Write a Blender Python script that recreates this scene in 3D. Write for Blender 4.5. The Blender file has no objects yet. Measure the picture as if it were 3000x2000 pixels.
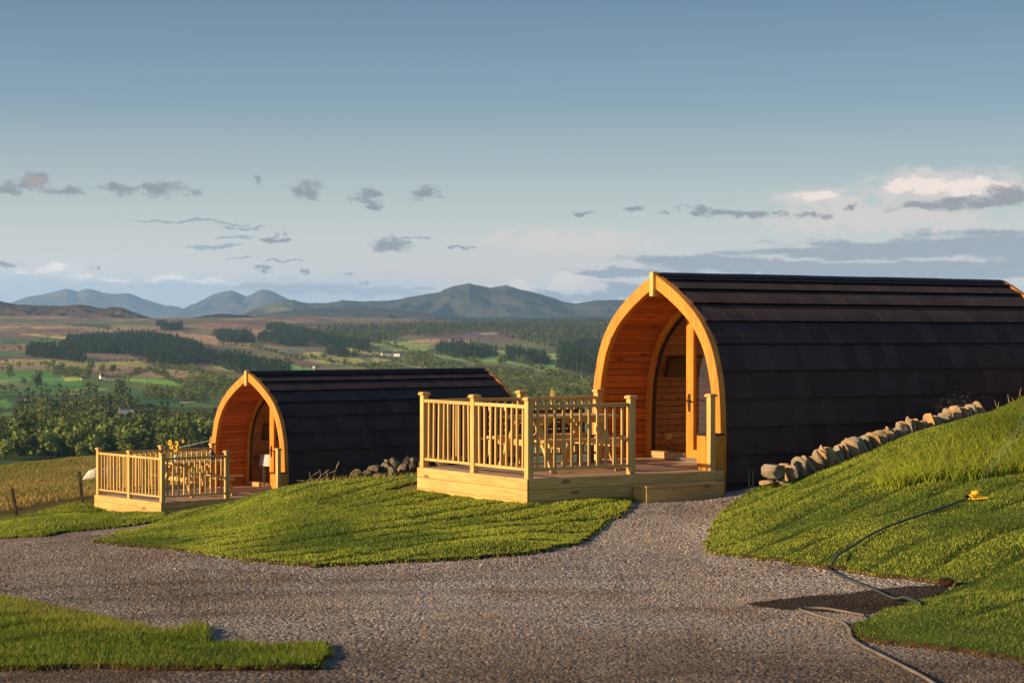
import bpy, bmesh, math, random
import numpy as np
from mathutils import Vector, Matrix, Euler
from mathutils.geometry import delaunay_2d_cdt
rng = np.random.default_rng(7); random.seed(7)
R = math.radians
scene = bpy.context.scene
COL = scene.collection

# ------------------------------------------------------------------ camera model
F, HZ, ROLL = 5983.0, 969.0, 0.002          # focal length and horizon in pixels of the 3000 px wide photograph
PITCH = math.atan((HZ - 1000) / F)
def ray(px, py):
    c, s = math.cos(ROLL), math.sin(ROLL); a, b = px - 1500, py - 1000
    u = c * a - s * b; v = s * a + c * b; z = -v / F
    return np.array([u / F, math.cos(PITCH) - z * math.sin(PITCH), math.sin(PITCH) + z * math.cos(PITCH)])
def at(px, py, Y):
    r = ray(px, py); return r * (Y / r[1])
def project(P):
    X, Y, Z = P[..., 0], P[..., 1], P[..., 2]
    y = Y * math.cos(PITCH) + Z * math.sin(PITCH); z = -Y * math.sin(PITCH) + Z * math.cos(PITCH)
    y = np.maximum(y, .1)
    u = F * X / y; v = -F * z / y; c, s = math.cos(ROLL), math.sin(ROLL)
    return 1500 + c * u + s * v, 1000 - s * u + c * v

# ------------------------------------------------------------------ noise
def hash2(ix, iy, seed):
    h = (ix.astype(np.int64) * 374761393 + iy.astype(np.int64) * 668265263 + seed * 1442695041) & 0x7fffffff
    h = (h ^ (h >> 13)) * 1274126177 & 0x7fffffff
    h = (h ^ (h >> 16)) & 0xffff
    return h / 65535.0
def vnoise(x, y, seed=0):
    x = np.asarray(x, float); y = np.asarray(y, float)
    ix, iy = np.floor(x), np.floor(y); fx, fy = x - ix, y - iy
    fx = fx * fx * fx * (fx * (fx * 6 - 15) + 10); fy = fy * fy * fy * (fy * (fy * 6 - 15) + 10)
    a = hash2(ix, iy, seed); b = hash2(ix + 1, iy, seed); c = hash2(ix, iy + 1, seed); d = hash2(ix + 1, iy + 1, seed)
    return (a + (b - a) * fx) * (1 - fy) + (c + (d - c) * fx) * fy
def fbm(x, y, seed=0, oct=4, gain=.5):
    s = 0; a = 1; t = 0
    for k in range(oct):
        s = s + a * (vnoise(x * 2 ** k, y * 2 ** k, seed + k * 17) - .5) * 2; t += a; a *= gain
    return s / t
def sstep(a, b, x):
    t = np.clip((np.asarray(x, float) - a) / (b - a), 0, 1); return t * t * (3 - 2 * t)

# ------------------------------------------------------------------ terrain
CT = [(1500,2000,10.5),(600,2000,10.5),(0,2000,10.6),(2400,2000,10.6),(3000,2010,10.9),(930,1663,19),(1300,1645,19.4),(1700,1592,21.2),
      (0,1585,26),(250,1560,30.5),(470,1528,42.0),(0,1700,18.2),(0,1850,13.6),(600,1900,12.4),(500,1700,17.6),(1500,1800,14.2),
      (1545,1475,26.16),(1224,1430,28.5),(2115,1440,27.6),(2040,1560,23),(1850,1462,26.6),(2080,1615,20.7),(474,1525,43.3),(279,1488,45.6),
      (1250,1395,29.6),(1100,1402,30),(900,1418,30.5),(800,1434,31),(680,1468,32),(652,1486,33.2),(613,1504,35),(585,1516,37.5),(537,1526,40.5),(500,1550,29.5),(537,1540,29.5),(585,1528,30),(613,1516,30.5),(652,1498,31),(700,1466,31.2),(400,1600,23.6),(650,1636,20.2),
      (1000,1540,24.2),(700,1545,25.6),
      (56,1522,39),(245,1476,46),(0,1472,60),(270,1412,60),(0,1373,95),(270,1343,95),(520,1330,97),(-300,1420,95),(-300,1650,26),(-300,1850,14),
      (2230,1432,26.9),(2400,1364,27.6),(2600,1296,28.4),(2800,1235,29.3),(2900,1208,29.8),(3000,1168,30.2),(3300,1080,31.5),
      (2220,1480,25),(2400,1660,18.6),(2830,1715,16.9),(2650,1770,15.2),(2500,1870,13.1),(3000,1935,11.7),(2600,1405,24),(2950,1300,25.4),
      (2600,1550,20),(3000,1600,18.2),(3000,1450,21.6),(3000,1750,15.2),(3400,1500,20),(3400,1300,25),(3400,1750,15),(2300,1450,24.6)]
cx = []
for px, py, d in CT: cx.append(at(px, py, d))
# world control points that the photograph hides
cx += [np.array(p, float) for p in [(2, 31.5, -2.22), (4, 34, -2.6), (0, 33.5, -2.9), (-2.5, 37, -3.6), (-5.6, 44, -3.98), (-3, 47, -3.98), (0, 51, -3.95), (1, 41, -3.7),
       (4.2, 29.3, -2.08), (6.5, 31.2, -2.05), (9, 33, -1.9), (8, 38, -2.6), (14, 38, -2.0), (15, 45, -2.6), (12, 60, -5), (0, 70, -5.5),
       (-12, 130, -9.8), (12, 130, -9.0), (-40, 130, -10), (40, 130, -8), (-10, 0, -1.7), (0, 0, -1.6), (10, 0, -1.5), (0, 6, -1.72), (30, 95, -6.4), (25, 40, -.5), (22, 20, -.4)]]
cx = np.array(cx)
def tps(r2): return .5 * r2 * np.log(r2 + 1e-9)
_n = len(cx); _A = np.zeros((_n + 3, _n + 3)); _d = ((cx[:, None, :2] - cx[None, :, :2]) ** 2).sum(-1)
_A[:_n, :_n] = tps(_d) + np.eye(_n) * .06; _A[:_n, _n] = 1; _A[:_n, _n + 1:] = cx[:, :2]; _A[_n:, :_n] = _A[:_n, _n:].T
_w = np.linalg.solve(_A, np.concatenate([cx[:, 2], [0, 0, 0]]))
def near_h(x, y):
    x = np.asarray(x, float).ravel(); y = np.asarray(y, float).ravel(); out = np.empty(len(x))
    for i in range(0, len(x), 60000):
        a, b = x[i:i + 60000], y[i:i + 60000]
        out[i:i + 60000] = tps((a[:, None] - cx[:, 0]) ** 2 + (b[:, None] - cx[:, 1]) ** 2) @ _w[:_n] + _w[_n] + _w[_n + 1] * a + _w[_n + 2] * b - .05
    return out
_gx = np.arange(-100, 100.1, .5); _gy = np.arange(-8, 150.1, .5); _GX, _GY = np.meshgrid(_gx, _gy); _GZ = near_h(_GX, _GY).reshape(_GX.shape)
def near_g(x, y):
    fx = np.clip((x + 100) / .5, 0, len(_gx) - 1.001); fy = np.clip((y + 8) / .5, 0, len(_gy) - 1.001); i = fx.astype(int); j = fy.astype(int); fx = fx - i; fy = fy - j
    return (_GZ[j, i] * (1 - fx) + _GZ[j, i + 1] * fx) * (1 - fy) + (_GZ[j + 1, i] * (1 - fx) + _GZ[j + 1, i + 1] * fx) * fy
PD = np.array([90, 130, 200, 400, 750, 900, 1150, 1450, 1900, 2500, 3200, 4100, 4800, 5500, 6200, 7000, 8500])
PH = np.array([6.4, 9.8, 17.5, 34, 47, 50.2, 54, 56, 57, 54.5, 43, 21, 0, -22, -37, -38, -20.])
def far_h(x, y):
    h = -np.interp(y, PD, PH)
    a = sstep(300, 1500, y)
    h = h + a * (fbm(x / 420, y / 600, 3, 3) * 5.5 + fbm(x / 150, y / 260, 9, 2) * 1.6)
    h = h + sstep(4200, 6200, y) * fbm(x / 500, y / 700, 5, 3) * 9
    # the plateau is lower to the right of the moor
    h = h - sstep(-900, 200, x) * sstep(4300, 6500, y) * 16
    return h
def G(x, y):
    x = np.asarray(x, float); y = np.asarray(y, float); sh = np.broadcast(x, y).shape
    x = np.broadcast_to(x, sh).ravel(); y = np.broadcast_to(y, sh).ravel()
    w = sstep(95, 140, y); out = np.zeros(len(x)); m = w < 1
    if m.any(): out[m] = near_g(x[m], y[m]) * (1 - w[m])
    m2 = w > 0
    if m2.any(): out[m2] += far_h(x[m2], y[m2]) * w[m2]
    return out.reshape(sh)
def cast(pts, lo=9.0, hi=7500., n=900):
    """where the sight lines of these pixels meet the ground"""
    pts = np.atleast_2d(np.array(pts, float)); Y = np.geomspace(lo, hi, n); out = []
    for px, py in pts:
        r = ray(px, py); X = r[0] / r[1] * Y; Z = r[2] / r[1] * Y; g = G(X, Y); hit = np.nonzero(Z <= g)[0]
        i = hit[0] if len(hit) and hit[0] > 0 else (0 if len(hit) else n - 1)
        if i > 0:
            a, b = Y[i - 1], Y[i]
            for _ in range(12):
                m = .5 * (a + b)
                if r[2] / r[1] * m <= G(r[0] / r[1] * m, m): b = m
                else: a = m
            y = b
        else: y = Y[0]
        out.append((r[0] / r[1] * y, y, float(G(r[0] / r[1] * y, y))))
    return np.array(out)

# ------------------------------------------------------------------ mesh helpers
def mesh_np(name, V, faces, smooth=False, attrs=None, cols=None):
    """faces: (n,3) or (n,4) array"""
    V = np.asarray(V, np.float32); Fa = np.asarray(faces, np.int32); me = bpy.data.meshes.new(name)
    me.vertices.add(len(V)); me.vertices.foreach_set('co', V.ravel())
    k = Fa.shape[1]; me.loops.add(Fa.size); me.loops.foreach_set('vertex_index', Fa.ravel())
    me.polygons.add(len(Fa)); me.polygons.foreach_set('loop_start', np.arange(0, Fa.size, k, dtype=np.int32))
    try: me.polygons.foreach_set('loop_total', np.full(len(Fa), k, np.int32))
    except Exception: pass
    if smooth: me.polygons.foreach_set('use_smooth', np.ones(len(Fa), bool))
    for an, (dom, arr) in (attrs or {}).items():
        at_ = me.attributes.new(an, 'FLOAT', dom); at_.data.foreach_set('value', np.asarray(arr, np.float32).ravel())
    for an, (dom, arr) in (cols or {}).items():
        at_ = me.attributes.new(an, 'FLOAT_COLOR', dom); arr = np.asarray(arr, np.float32)
        arr = np.concatenate([arr[:, :3], np.ones((len(arr), 1), np.float32)], 1); at_.data.foreach_set('color', arr.ravel())
    me.update(calc_edges=True); me.validate()
    return me
def link(name, me, mats=None, parent=None, **props):
    o = bpy.data.objects.new(name, me); COL.objects.link(o)
    if mats is not None:
        for m in (mats if isinstance(mats, (list, tuple)) else [mats]): me.materials.append(m)
    if parent is not None: o.parent = parent
    for k, v in props.items(): o[k] = v
    return o
def tag(o, label=None, cat=None, group=None, kind=None):
    if label: o['label'] = label
    if cat: o['category'] = cat
    if group: o['group'] = group
    if kind: o['kind'] = kind
    return o
def empty(name, loc, rz=0.0):
    o = bpy.data.objects.new(name, None); COL.objects.link(o); o.location = loc; o.rotation_euler = (0, 0, rz); o.empty_display_size = .2
    return o
class MB:
    def __init__(s): s.v = []; s.f = []; s.t = []
    def add(s, V, Fs, tint=None):
        n = len(s.v); s.v += [tuple(p) for p in V]; t = random.random() if tint is None else tint
        for f in Fs: s.f.append(tuple(i + n for i in f)); s.t.append(t)
    def box(s, x0, x1, y0, y1, z0, z1, tint=None, M=None, ch=0.0):
        V = [Vector((x, y, z)) for z in (z0, z1) for y in (y0, y1) for x in (x0, x1)]
        if M is not None: V = [M @ p for p in V]
        s.add(V, [(0, 2, 3, 1), (4, 5, 7, 6), (0, 1, 5, 4), (2, 6, 7, 3), (0, 4, 6, 2), (1, 3, 7, 5)], tint)
    def beam(s, a, b, w, d, up=(0, 0, 1), tint=None):
        a = Vector(a); b = Vector(b); x = (b - a).normalized(); y = Vector(up).cross(x)
        if y.length < 1e-4: y = Vector((0, 1, 0)).cross(x)
        y.normalize(); z = x.cross(y); V = []
        for p in (a, b):
            for sy, sz in ((-1, -1), (1, -1), (1, 1), (-1, 1)): V.append(p + y * sy * w / 2 + z * sz * d / 2)
        s.add(V, [(3, 2, 1, 0), (4, 5, 6, 7), (0, 1, 5, 4), (1, 2, 6, 5), (2, 3, 7, 6), (3, 0, 4, 7)], tint)
    def tube(s, pts, r, n=8, tint=None, cap=True):
        pts = [Vector(p) for p in pts]; rs = r if isinstance(r, (list, tuple)) else [r] * len(pts); V = []; Fs = []
        for i, p in enumerate(pts):
            d = (pts[min(i + 1, len(pts) - 1)] - pts[max(i - 1, 0)]).normalized()
            a = d.cross(Vector((0, 0, 1)))
            if a.length < .01: a = d.cross(Vector((0, 1, 0)))
            a.normalize(); b = d.cross(a)
            for k in range(n): t = 2 * math.pi * k / n; V.append(p + (a * math.cos(t) + b * math.sin(t)) * rs[i])
        for i in range(len(pts) - 1):
            for k in range(n): Fs.append((i * n + k, i * n + (k + 1) % n, (i + 1) * n + (k + 1) % n, (i + 1) * n + k))
        if cap: Fs.append(tuple(range(n - 1, -1, -1))); Fs.append(tuple(range((len(pts) - 1) * n, len(pts) * n)))
        s.add(V, Fs, tint)
    def lathe(s, prof, c=(0, 0, 0), n=16, tint=None):
        V = [Vector((c[0] + r * math.cos(2 * math.pi * k / n), c[1] + r * math.sin(2 * math.pi * k / n), c[2] + z)) for r, z in prof for k in range(n)]
        Fs = [(i * n + k, i * n + (k + 1) % n, (i + 1) * n + (k + 1) % n, (i + 1) * n + k) for i in range(len(prof) - 1) for k in range(n)]
        s.add(V, Fs, tint)
    def build(s, name, mat, parent=None, bevel=0, smooth=False, loc=None):
        me = bpy.data.meshes.new(name); me.from_pydata([tuple(p) for p in s.v], [], s.f)
        a = me.attributes.new('tint', 'FLOAT', 'FACE'); a.data.foreach_set('value', s.t)
        me.update()
        bm = bmesh.new(); bm.from_mesh(me); bmesh.ops.recalc_face_normals(bm, faces=bm.faces[:])
        if bevel: bmesh.ops.bevel(bm, geom=bm.edges[:], offset=bevel, segments=1, affect='EDGES', clamp_overlap=True)
        bm.to_mesh(me); bm.free()
        if smooth: me.polygons.foreach_set('use_smooth', [True] * len(me.polygons))
        o = link(name, me, mat, parent)
        if loc is not None: o.location = loc
        return o

# ------------------------------------------------------------------ materials
def newmat(name):
    m = bpy.data.materials.new(name); m.use_nodes = True; nt = m.node_tree; nt.nodes.clear()
    out = nt.nodes.new('ShaderNodeOutputMaterial'); return m, nt, out
class NT:
    def __init__(s, nt): s.nt = nt
    def n(s, t, **kw):
        nd = s.nt.nodes.new(t)
        for k, v in kw.items(): setattr(nd, k, v)
        return nd
    def l(s, a, b): s.nt.links.new(a, b)
    def inp(s, sock, v):
        if isinstance(v, bpy.types.NodeSocket): s.l(v, sock)
        elif v is not None: sock.default_value = v
    def math(s, op, a, b=None, c=None, clamp=False):
        nd = s.n('ShaderNodeMath', operation=op, use_clamp=clamp); s.inp(nd.inputs[0], a); s.inp(nd.inputs[1], b); s.inp(nd.inputs[2], c); return nd.outputs[0]
    def vm(s, op, a, b=None, c=None):
        nd = s.n('ShaderNodeVectorMath', operation=op); s.inp(nd.inputs[0], a); s.inp(nd.inputs[1], b)
        if c is not None: s.inp(nd.inputs[2], c)
        return nd.outputs['Value'] if op in ('LENGTH', 'DOT_PRODUCT') else nd.outputs[0]
    def mix(s, f, a, b, mode='MIX'):
        nd = s.n('ShaderNodeMix', data_type='RGBA', blend_type=mode); s.inp(nd.inputs[0], f); s.inp(nd.inputs[6], a); s.inp(nd.inputs[7], b); return nd.outputs[2]
    def mapr(s, v, a, b, c=0., d=1., smooth=True):
        nd = s.n('ShaderNodeMapRange', interpolation_type='SMOOTHSTEP' if smooth else 'LINEAR')
        s.inp(nd.inputs[0], v); nd.inputs[1].default_value = a; nd.inputs[2].default_value = b; nd.inputs[3].default_value = c; nd.inputs[4].default_value = d; return nd.outputs[0]
    def noise(s, vec, scale, detail=3, rough=.5, dist=0, out=0):
        nd = s.n('ShaderNodeTexNoise'); s.inp(nd.inputs['Vector'], vec); nd.inputs['Scale'].default_value = scale; nd.inputs['Detail'].default_value = detail
        nd.inputs['Roughness'].default_value = rough; nd.inputs['Distortion'].default_value = dist; return nd.outputs[out]
    def vor(s, vec, scale, feat='F1', out='Distance'):
        nd = s.n('ShaderNodeTexVoronoi', feature=feat); s.inp(nd.inputs['Vector'], vec); nd.inputs['Scale'].default_value = scale; return nd.outputs[out]
    def ramp(s, f, stops):
        nd = s.n('ShaderNodeValToRGB'); s.inp(nd.inputs[0], f); e = nd.color_ramp.elements
        while len(e) < len(stops): e.new(.5)
        for x, (p, c) in zip(e, stops): x.position = p; x.color = (*c, 1)
        return nd.outputs[0]
    def attr(s, name, out='Fac'): return s.n('ShaderNodeAttribute', attribute_name=name).outputs[out]
    def coord(s, o='Object'): return s.n('ShaderNodeTexCoord').outputs[o]
    def bump(s, h, strength=.3, dist=.01):
        nd = s.n('ShaderNodeBump'); nd.inputs['Strength'].default_value = strength; nd.inputs['Distance'].default_value = dist; s.inp(nd.inputs['Height'], h); return nd.outputs[0]
    def bsdf(s, out, color, rough=.7, spec=.3, normal=None, **kw):
        b = s.n('ShaderNodeBsdfPrincipled'); s.inp(b.inputs['Base Color'], color if isinstance(color, bpy.types.NodeSocket) else (*color, 1))
        s.inp(b.inputs['Roughness'], rough); s.inp(b.inputs['Specular IOR Level'], spec)
        if normal is not None: s.l(normal, b.inputs['Normal'])
        for k, v in kw.items(): s.inp(b.inputs[k.replace('_', ' ')], v)
        if out is not None: s.l(b.outputs[0], out.inputs[0])
        return b
def wood(name, c1, c2, axis='X', rough=.55, knots=True, tintamt=.35, spec=.3):
    m, nt, out = newmat(name); q = NT(nt)
    sc = {'X': (1.2, 22, 22), 'Y': (22, 1.2, 22), 'Z': (22, 22, 1.2)}[axis]
    co = q.coord(); t = q.attr('tint'); off = q.n('ShaderNodeCombineXYZ'); q.l(q.math('MULTIPLY', t, 37.), off.inputs[0]); q.l(q.math('MULTIPLY', t, 11.), off.inputs[2])
    vec = q.vm('ADD', co, off.outputs[0]); g = q.vm('MULTIPLY', vec, sc)
    grain = q.noise(g, 1.6, 5, .6, .6)
    col = q.mix(q.mapr(grain, .35, .65), (*c1, 1), (*c2, 1))
    broad = q.noise(q.vm('MULTIPLY', vec, tuple(k ** .5 for k in sc)), 1.1, 2)
    col = q.mix(q.mapr(broad, .3, .7, 0, .35), col, (c2[0] * .72, c2[1] * .66, c2[2] * .6, 1))
    if knots:
        ks = {'X': (3.2, 9, 9), 'Y': (9, 3.2, 9), 'Z': (9, 9, 3.2)}[axis]
        d = q.vor(q.vm('MULTIPLY', vec, ks), .55)
        col = q.mix(q.mapr(d, .09, .2, .75, 0), col, (c2[0] * .28, c2[1] * .2, c2[2] * .16, 1))
    hsv = q.n('ShaderNodeHueSaturation'); q.l(col, hsv.inputs['Color']); q.l(q.mapr(t, 0, 1, 1 - tintamt / 2, 1 + tintamt / 2, False), hsv.inputs['Value'])
    q.bsdf(out, hsv.outputs[0], rough, spec, q.bump(grain, .25, .004)); return m
def plain(name, c, rough=.6, spec=.3, metal=0, var=.15, scale=8, bump=0):
    m, nt, out = newmat(name); q = NT(nt); n = q.noise(q.coord(), scale, 4)
    col = q.mix(q.mapr(n, .3, .7), tuple(k * (1 - var) for k in c) + (1,), tuple(min(1, k * (1 + var)) for k in c) + (1,))
    q.bsdf(out, col, rough, spec, q.bump(n, bump, .01) if bump else None, Metallic=metal); return m

M = {}
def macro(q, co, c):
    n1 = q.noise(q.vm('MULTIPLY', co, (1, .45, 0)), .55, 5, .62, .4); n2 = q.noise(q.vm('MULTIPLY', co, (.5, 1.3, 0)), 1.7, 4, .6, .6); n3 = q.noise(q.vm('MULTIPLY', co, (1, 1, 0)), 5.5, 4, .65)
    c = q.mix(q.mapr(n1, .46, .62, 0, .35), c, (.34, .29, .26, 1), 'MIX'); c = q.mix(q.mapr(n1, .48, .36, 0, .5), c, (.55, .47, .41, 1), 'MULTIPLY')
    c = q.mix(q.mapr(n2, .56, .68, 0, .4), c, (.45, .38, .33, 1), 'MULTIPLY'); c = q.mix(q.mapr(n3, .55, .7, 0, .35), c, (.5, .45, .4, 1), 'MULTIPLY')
    d = q.math('MULTIPLY', q.attr('dark_tone'), q.mapr(q.noise(q.vm('MULTIPLY', co, (1, 1, 0)), 3, 5, .7), .25, .6, .55, 1)); c = q.mix(d, c, (.33, .275, .24, 1), 'MULTIPLY')
    w = q.mapr(q.math('ADD', q.attr('dark_patch'), q.math('MULTIPLY', q.math('SUBTRACT', q.noise(q.vm('MULTIPLY', co, (1, 1, 0)), 5, 4, .6), .5), .7)), .42, .62); return q.mix(w, c, (.13, .11, .10, 1), 'MULTIPLY')
M['arch'] = wood('oiled_larch', (.74, .30, .035), (.56, .19, .018), 'Z', .42, True, .12, .4)
PINE1, PINE2 = (.72, .475, .175), (.56, .34, .105)
for ax in 'XYZ': M['pine' + ax] = wood('treated_pine_' + ax, PINE1, PINE2, ax, .62, True, .28)
M['deck'] = wood('deck_boards', (.60, .42, .27), (.46, .30, .18), 'X', .6, True, .3)
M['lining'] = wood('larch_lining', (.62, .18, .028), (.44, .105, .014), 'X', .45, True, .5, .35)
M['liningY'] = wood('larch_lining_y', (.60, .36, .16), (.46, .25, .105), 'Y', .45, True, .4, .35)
M['benchwood'] = wood('brown_stained_bench', (.16, .085, .045), (.11, .055, .03), 'X', .6, False, .3)
M['soffit'] = plain('dark_board', (.02, .017, .017), .8)
M['black'] = plain('black_plastic', (.015, .015, .016), .35, .5)
M['screen'] = plain('screen_glass', (.008, .008, .01), .08, .6, var=0)
M['metal'] = plain('brushed_metal', (.42, .40, .37), .35, .5, 1)
M['white'] = plain('white_plastic', (.75, .73, .70), .4)
M['cloth'] = plain('white_cotton', (.72, .70, .68), .9, .1, var=.05, scale=20, bump=.3)
M['whitewood'] = plain('white_painted_wood', (.62, .60, .58), .5)
M['yellow'] = plain('yellow_plastic', (.85, .50, .03), .35, .5, var=.08)
M['hose'] = plain('grey_hose_rubber', (.16, .135, .11), .5, .3, var=.25, scale=3)
M['hosedark'] = plain('dark_green_hose', (.045, .05, .045), .45, .4, var=.2, scale=3)
M['post'] = plain('dark_weathered_post', (.06, .045, .04), .85, .1, var=.4, scale=12)
M['wire'] = plain('galvanised_wire', (.3, .3, .3), .5, .4, .6)
M['wool'] = plain('sheep_wool', (.68, .62, .52), .95, .05, var=.12, scale=14, bump=.6)
M['darkblue'] = plain('navy_ceramic', (.02, .03, .09), .3, .5)
M['petal'] = plain('sunflower_petal', (.85, .50, .03), .6, .2)
M['stem'] = plain('flower_stem', (.16, .20, .05), .6, .2)
M['seed'] = plain('flower_centre', (.10, .05, .02), .8)

# shingle: granular dark tile, each tile its own shade
m, nt, out = newmat('granular_roof_tile'); q = NT(nt); co = q.coord(); t = q.attr('tint')
n1 = q.noise(co, 260, 2); n2 = q.noise(co, 2.2, 3)
c = q.mix(t, (.036, .025, .025, 1), (.070, .049, .049, 1)); c = q.mix(q.mapr(n1, .35, .7, 0, .5), c, (.12, .082, .078, 1)); c = q.mix(q.mapr(n2, .4, .75, 0, .3), c, (.03, .02, .02, 1))
q.bsdf(out, c, .8, .12, q.bump(n1, .25, .003)); M['tile'] = m
M['ridge'] = plain('ridge_metal', (.026, .016, .015), .42, .4, var=.15)
# window glass, thin: clear with a fresnel reflection
m, nt, out = newmat('window_glass'); q = NT(nt)
tr = q.n('ShaderNodeBsdfTransparent'); tr.inputs[0].default_value = (.86, .88, .87, 1); gl = q.n('ShaderNodeBsdfGlossy'); gl.inputs['Roughness'].default_value = .02
ge = q.n('ShaderNodeNewGeometry'); fc = q.math('SUBTRACT', 1., q.math('ABSOLUTE', q.vm('DOT_PRODUCT', ge.outputs['Incoming'], ge.outputs['Normal']))); mx = q.n('ShaderNodeMixShader'); q.l(q.math('ADD', q.math('MULTIPLY', q.math('POWER', fc, 5.), .9), .07, clamp=True), mx.inputs[0])
q.l(tr.outputs[0], mx.inputs[1]); q.l(gl.outputs[0], mx.inputs[2]); q.l(mx.outputs[0], out.inputs[0]); M['glass'] = m
# water droplets
m, nt, out = newmat('water'); q = NT(nt); tr = q.n('ShaderNodeBsdfTransparent'); gl = q.n('ShaderNodeBsdfDiffuse'); gl.inputs[0].default_value = (.95, .95, .97, 1)
mx = q.n('ShaderNodeMixShader'); mx.inputs[0].default_value = .65; q.l(tr.outputs[0], mx.inputs[1]); q.l(gl.outputs[0], mx.inputs[2]); q.l(mx.outputs[0], out.inputs[0]); M['water'] = m
# stone
m, nt, out = newmat('sandstone'); q = NT(nt); co = q.coord('Object'); t = q.attr('tint'); n1 = q.noise(co, 7, 6, .65); n2 = q.noise(co, 30, 4, .6)
c = q.mix(t, (.27, .24, .19, 1), (.46, .26, .10, 1)); c = q.mix(q.mapr(n1, .42, .66), c, (.17, .15, .12, 1)); c = q.mix(q.mapr(n2, .55, .72, 0, .6), c, (.40, .37, .31, 1))
q.bsdf(out, c, .85, .2, q.bump(n1, .7, .04)); M['stone'] = m
M['darkstone'] = M['stone'].copy(); M['darkstone'].name = 'lichened_stone'
for nd in M['darkstone'].node_tree.nodes:
    if nd.type == 'MIX' and nd.data_type == 'RGBA':
        for s_ in (nd.inputs[6], nd.inputs[7]):
            if not s_.is_linked: s_.default_value = tuple(k_ * .55 for k_ in s_.default_value[:3]) + (1,)
# gravel
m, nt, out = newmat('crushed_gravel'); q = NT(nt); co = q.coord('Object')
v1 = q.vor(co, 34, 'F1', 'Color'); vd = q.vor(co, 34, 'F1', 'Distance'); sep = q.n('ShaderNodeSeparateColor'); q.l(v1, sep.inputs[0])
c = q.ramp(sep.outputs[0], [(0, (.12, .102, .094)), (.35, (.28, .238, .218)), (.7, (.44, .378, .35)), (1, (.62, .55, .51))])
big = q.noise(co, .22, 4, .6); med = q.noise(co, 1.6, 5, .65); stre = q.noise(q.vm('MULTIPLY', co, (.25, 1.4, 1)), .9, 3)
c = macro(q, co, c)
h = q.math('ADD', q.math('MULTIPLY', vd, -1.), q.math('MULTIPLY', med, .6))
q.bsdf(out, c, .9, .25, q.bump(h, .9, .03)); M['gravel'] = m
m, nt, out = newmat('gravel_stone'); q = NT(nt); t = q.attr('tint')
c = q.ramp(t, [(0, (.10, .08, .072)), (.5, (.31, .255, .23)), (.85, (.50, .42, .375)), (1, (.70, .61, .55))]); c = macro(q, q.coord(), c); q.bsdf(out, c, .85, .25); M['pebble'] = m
# soil under and around turf
m, nt, out = newmat('soil'); q = NT(nt); co = q.coord(); n1 = q.noise(co, 9, 5, .7)
q.bsdf(out, q.mix(q.mapr(n1, .35, .7), (.02, .012, .008, 1), (.065, .034, .020, 1)), .95, .1, q.bump(n1, .8, .03)); M['soil'] = m
m, nt, out = newmat('turf'); q = NT(nt); co = q.coord(); n1 = q.noise(co, 1.1, 5, .65); n2 = q.noise(co, 40, 3)
c = q.mix(q.mapr(n1, .35, .65), (.045, .07, .010, 1), (.085, .115, .016, 1)); c = q.mix(q.mapr(n2, .55, .75, 0, .6), c, (.05, .055, .012, 1))
q.bsdf(out, c, .95, .1, q.bump(n2, .8, .03)); M['turf'] = m
def leafmat(name, trans=.35, rough=.6, attrn='col', spec=.25):
    m, nt, out = newmat(name); q = NT(nt); c = q.attr(attrn, 'Color')
    d = q.bsdf(None, c, rough, spec); tl = q.n('ShaderNodeBsdfTranslucent'); q.l(q.mix(.6, c, (1.0, .95, .35, 1), 'MULTIPLY'), tl.inputs[0])
    q.l(c, tl.inputs[0]); mx = q.n('ShaderNodeMixShader'); mx.inputs[0].default_value = trans; q.l(d.outputs[0], mx.inputs[1]); q.l(tl.outputs[0], mx.inputs[2]); q.l(mx.outputs[0], out.inputs[0]); return m
M['grass'] = leafmat('grass_blade', .35)
M['foliage'] = leafmat('tree_foliage', .2, .8)
m, nt, out = newmat('land'); q = NT(nt); q.bsdf(out, q.attr('col', 'Color'), .95, .05); M['land'] = m
M['bark'] = plain('bark', (.10, .075, .055), .9, .1, var=.3)

# ------------------------------------------------------------------ grass blades
def blades(P, h, w, lean, cols, seg2=False):
    """P (n,3) roots; one bent blade each (two triangles when seg2)"""
    n = len(P); a = rng.uniform(0, 2 * np.pi, n); d = np.stack([np.cos(a), np.sin(a), 0 * a], 1)
    b = a + rng.uniform(-1.6, 1.6, n); L = np.stack([np.cos(b), np.sin(b), 0 * b], 1) * (lean * rng.uniform(.2, 1, n) * h)[:, None]
    up = np.array([0, 0, 1.]); hw = (w / 2)[:, None] * d
    if not seg2:
        V = np.stack([P - hw, P + hw, P + L + up * h[:, None]], 1).reshape(-1, 3); Fa = np.arange(3 * n).reshape(-1, 3); C = np.repeat(cols, 3, 0)
    else:
        m_ = P + L * .35 + up * (h * .6)[:, None]
        V = np.stack([P - hw, P + hw, m_ - hw * .8, m_ + hw * .8, P + L + up * h[:, None]], 1).reshape(-1, 3)
        b0 = np.arange(n)[:, None] * 5; Fa = np.concatenate([b0 + [0, 1, 3], b0 + [0, 3, 2], b0 + [2, 3, 4]], 0); C = np.repeat(cols, 5, 0)
    return V, Fa, C
def inpoly(x, y, poly):
    x = np.asarray(x); y = np.asarray(y); c = np.zeros(x.shape, bool); n = len(poly); j = n - 1
    for i in range(n):
        xi, yi = poly[i][:2]; xj, yj = poly[j][:2]
        if yi != yj:
            m_ = ((yi > y) != (yj > y)) & (x < (xj - xi) * (y - yi) / (yj - yi) + xi); c ^= m_
        j = i
    return c
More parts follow.
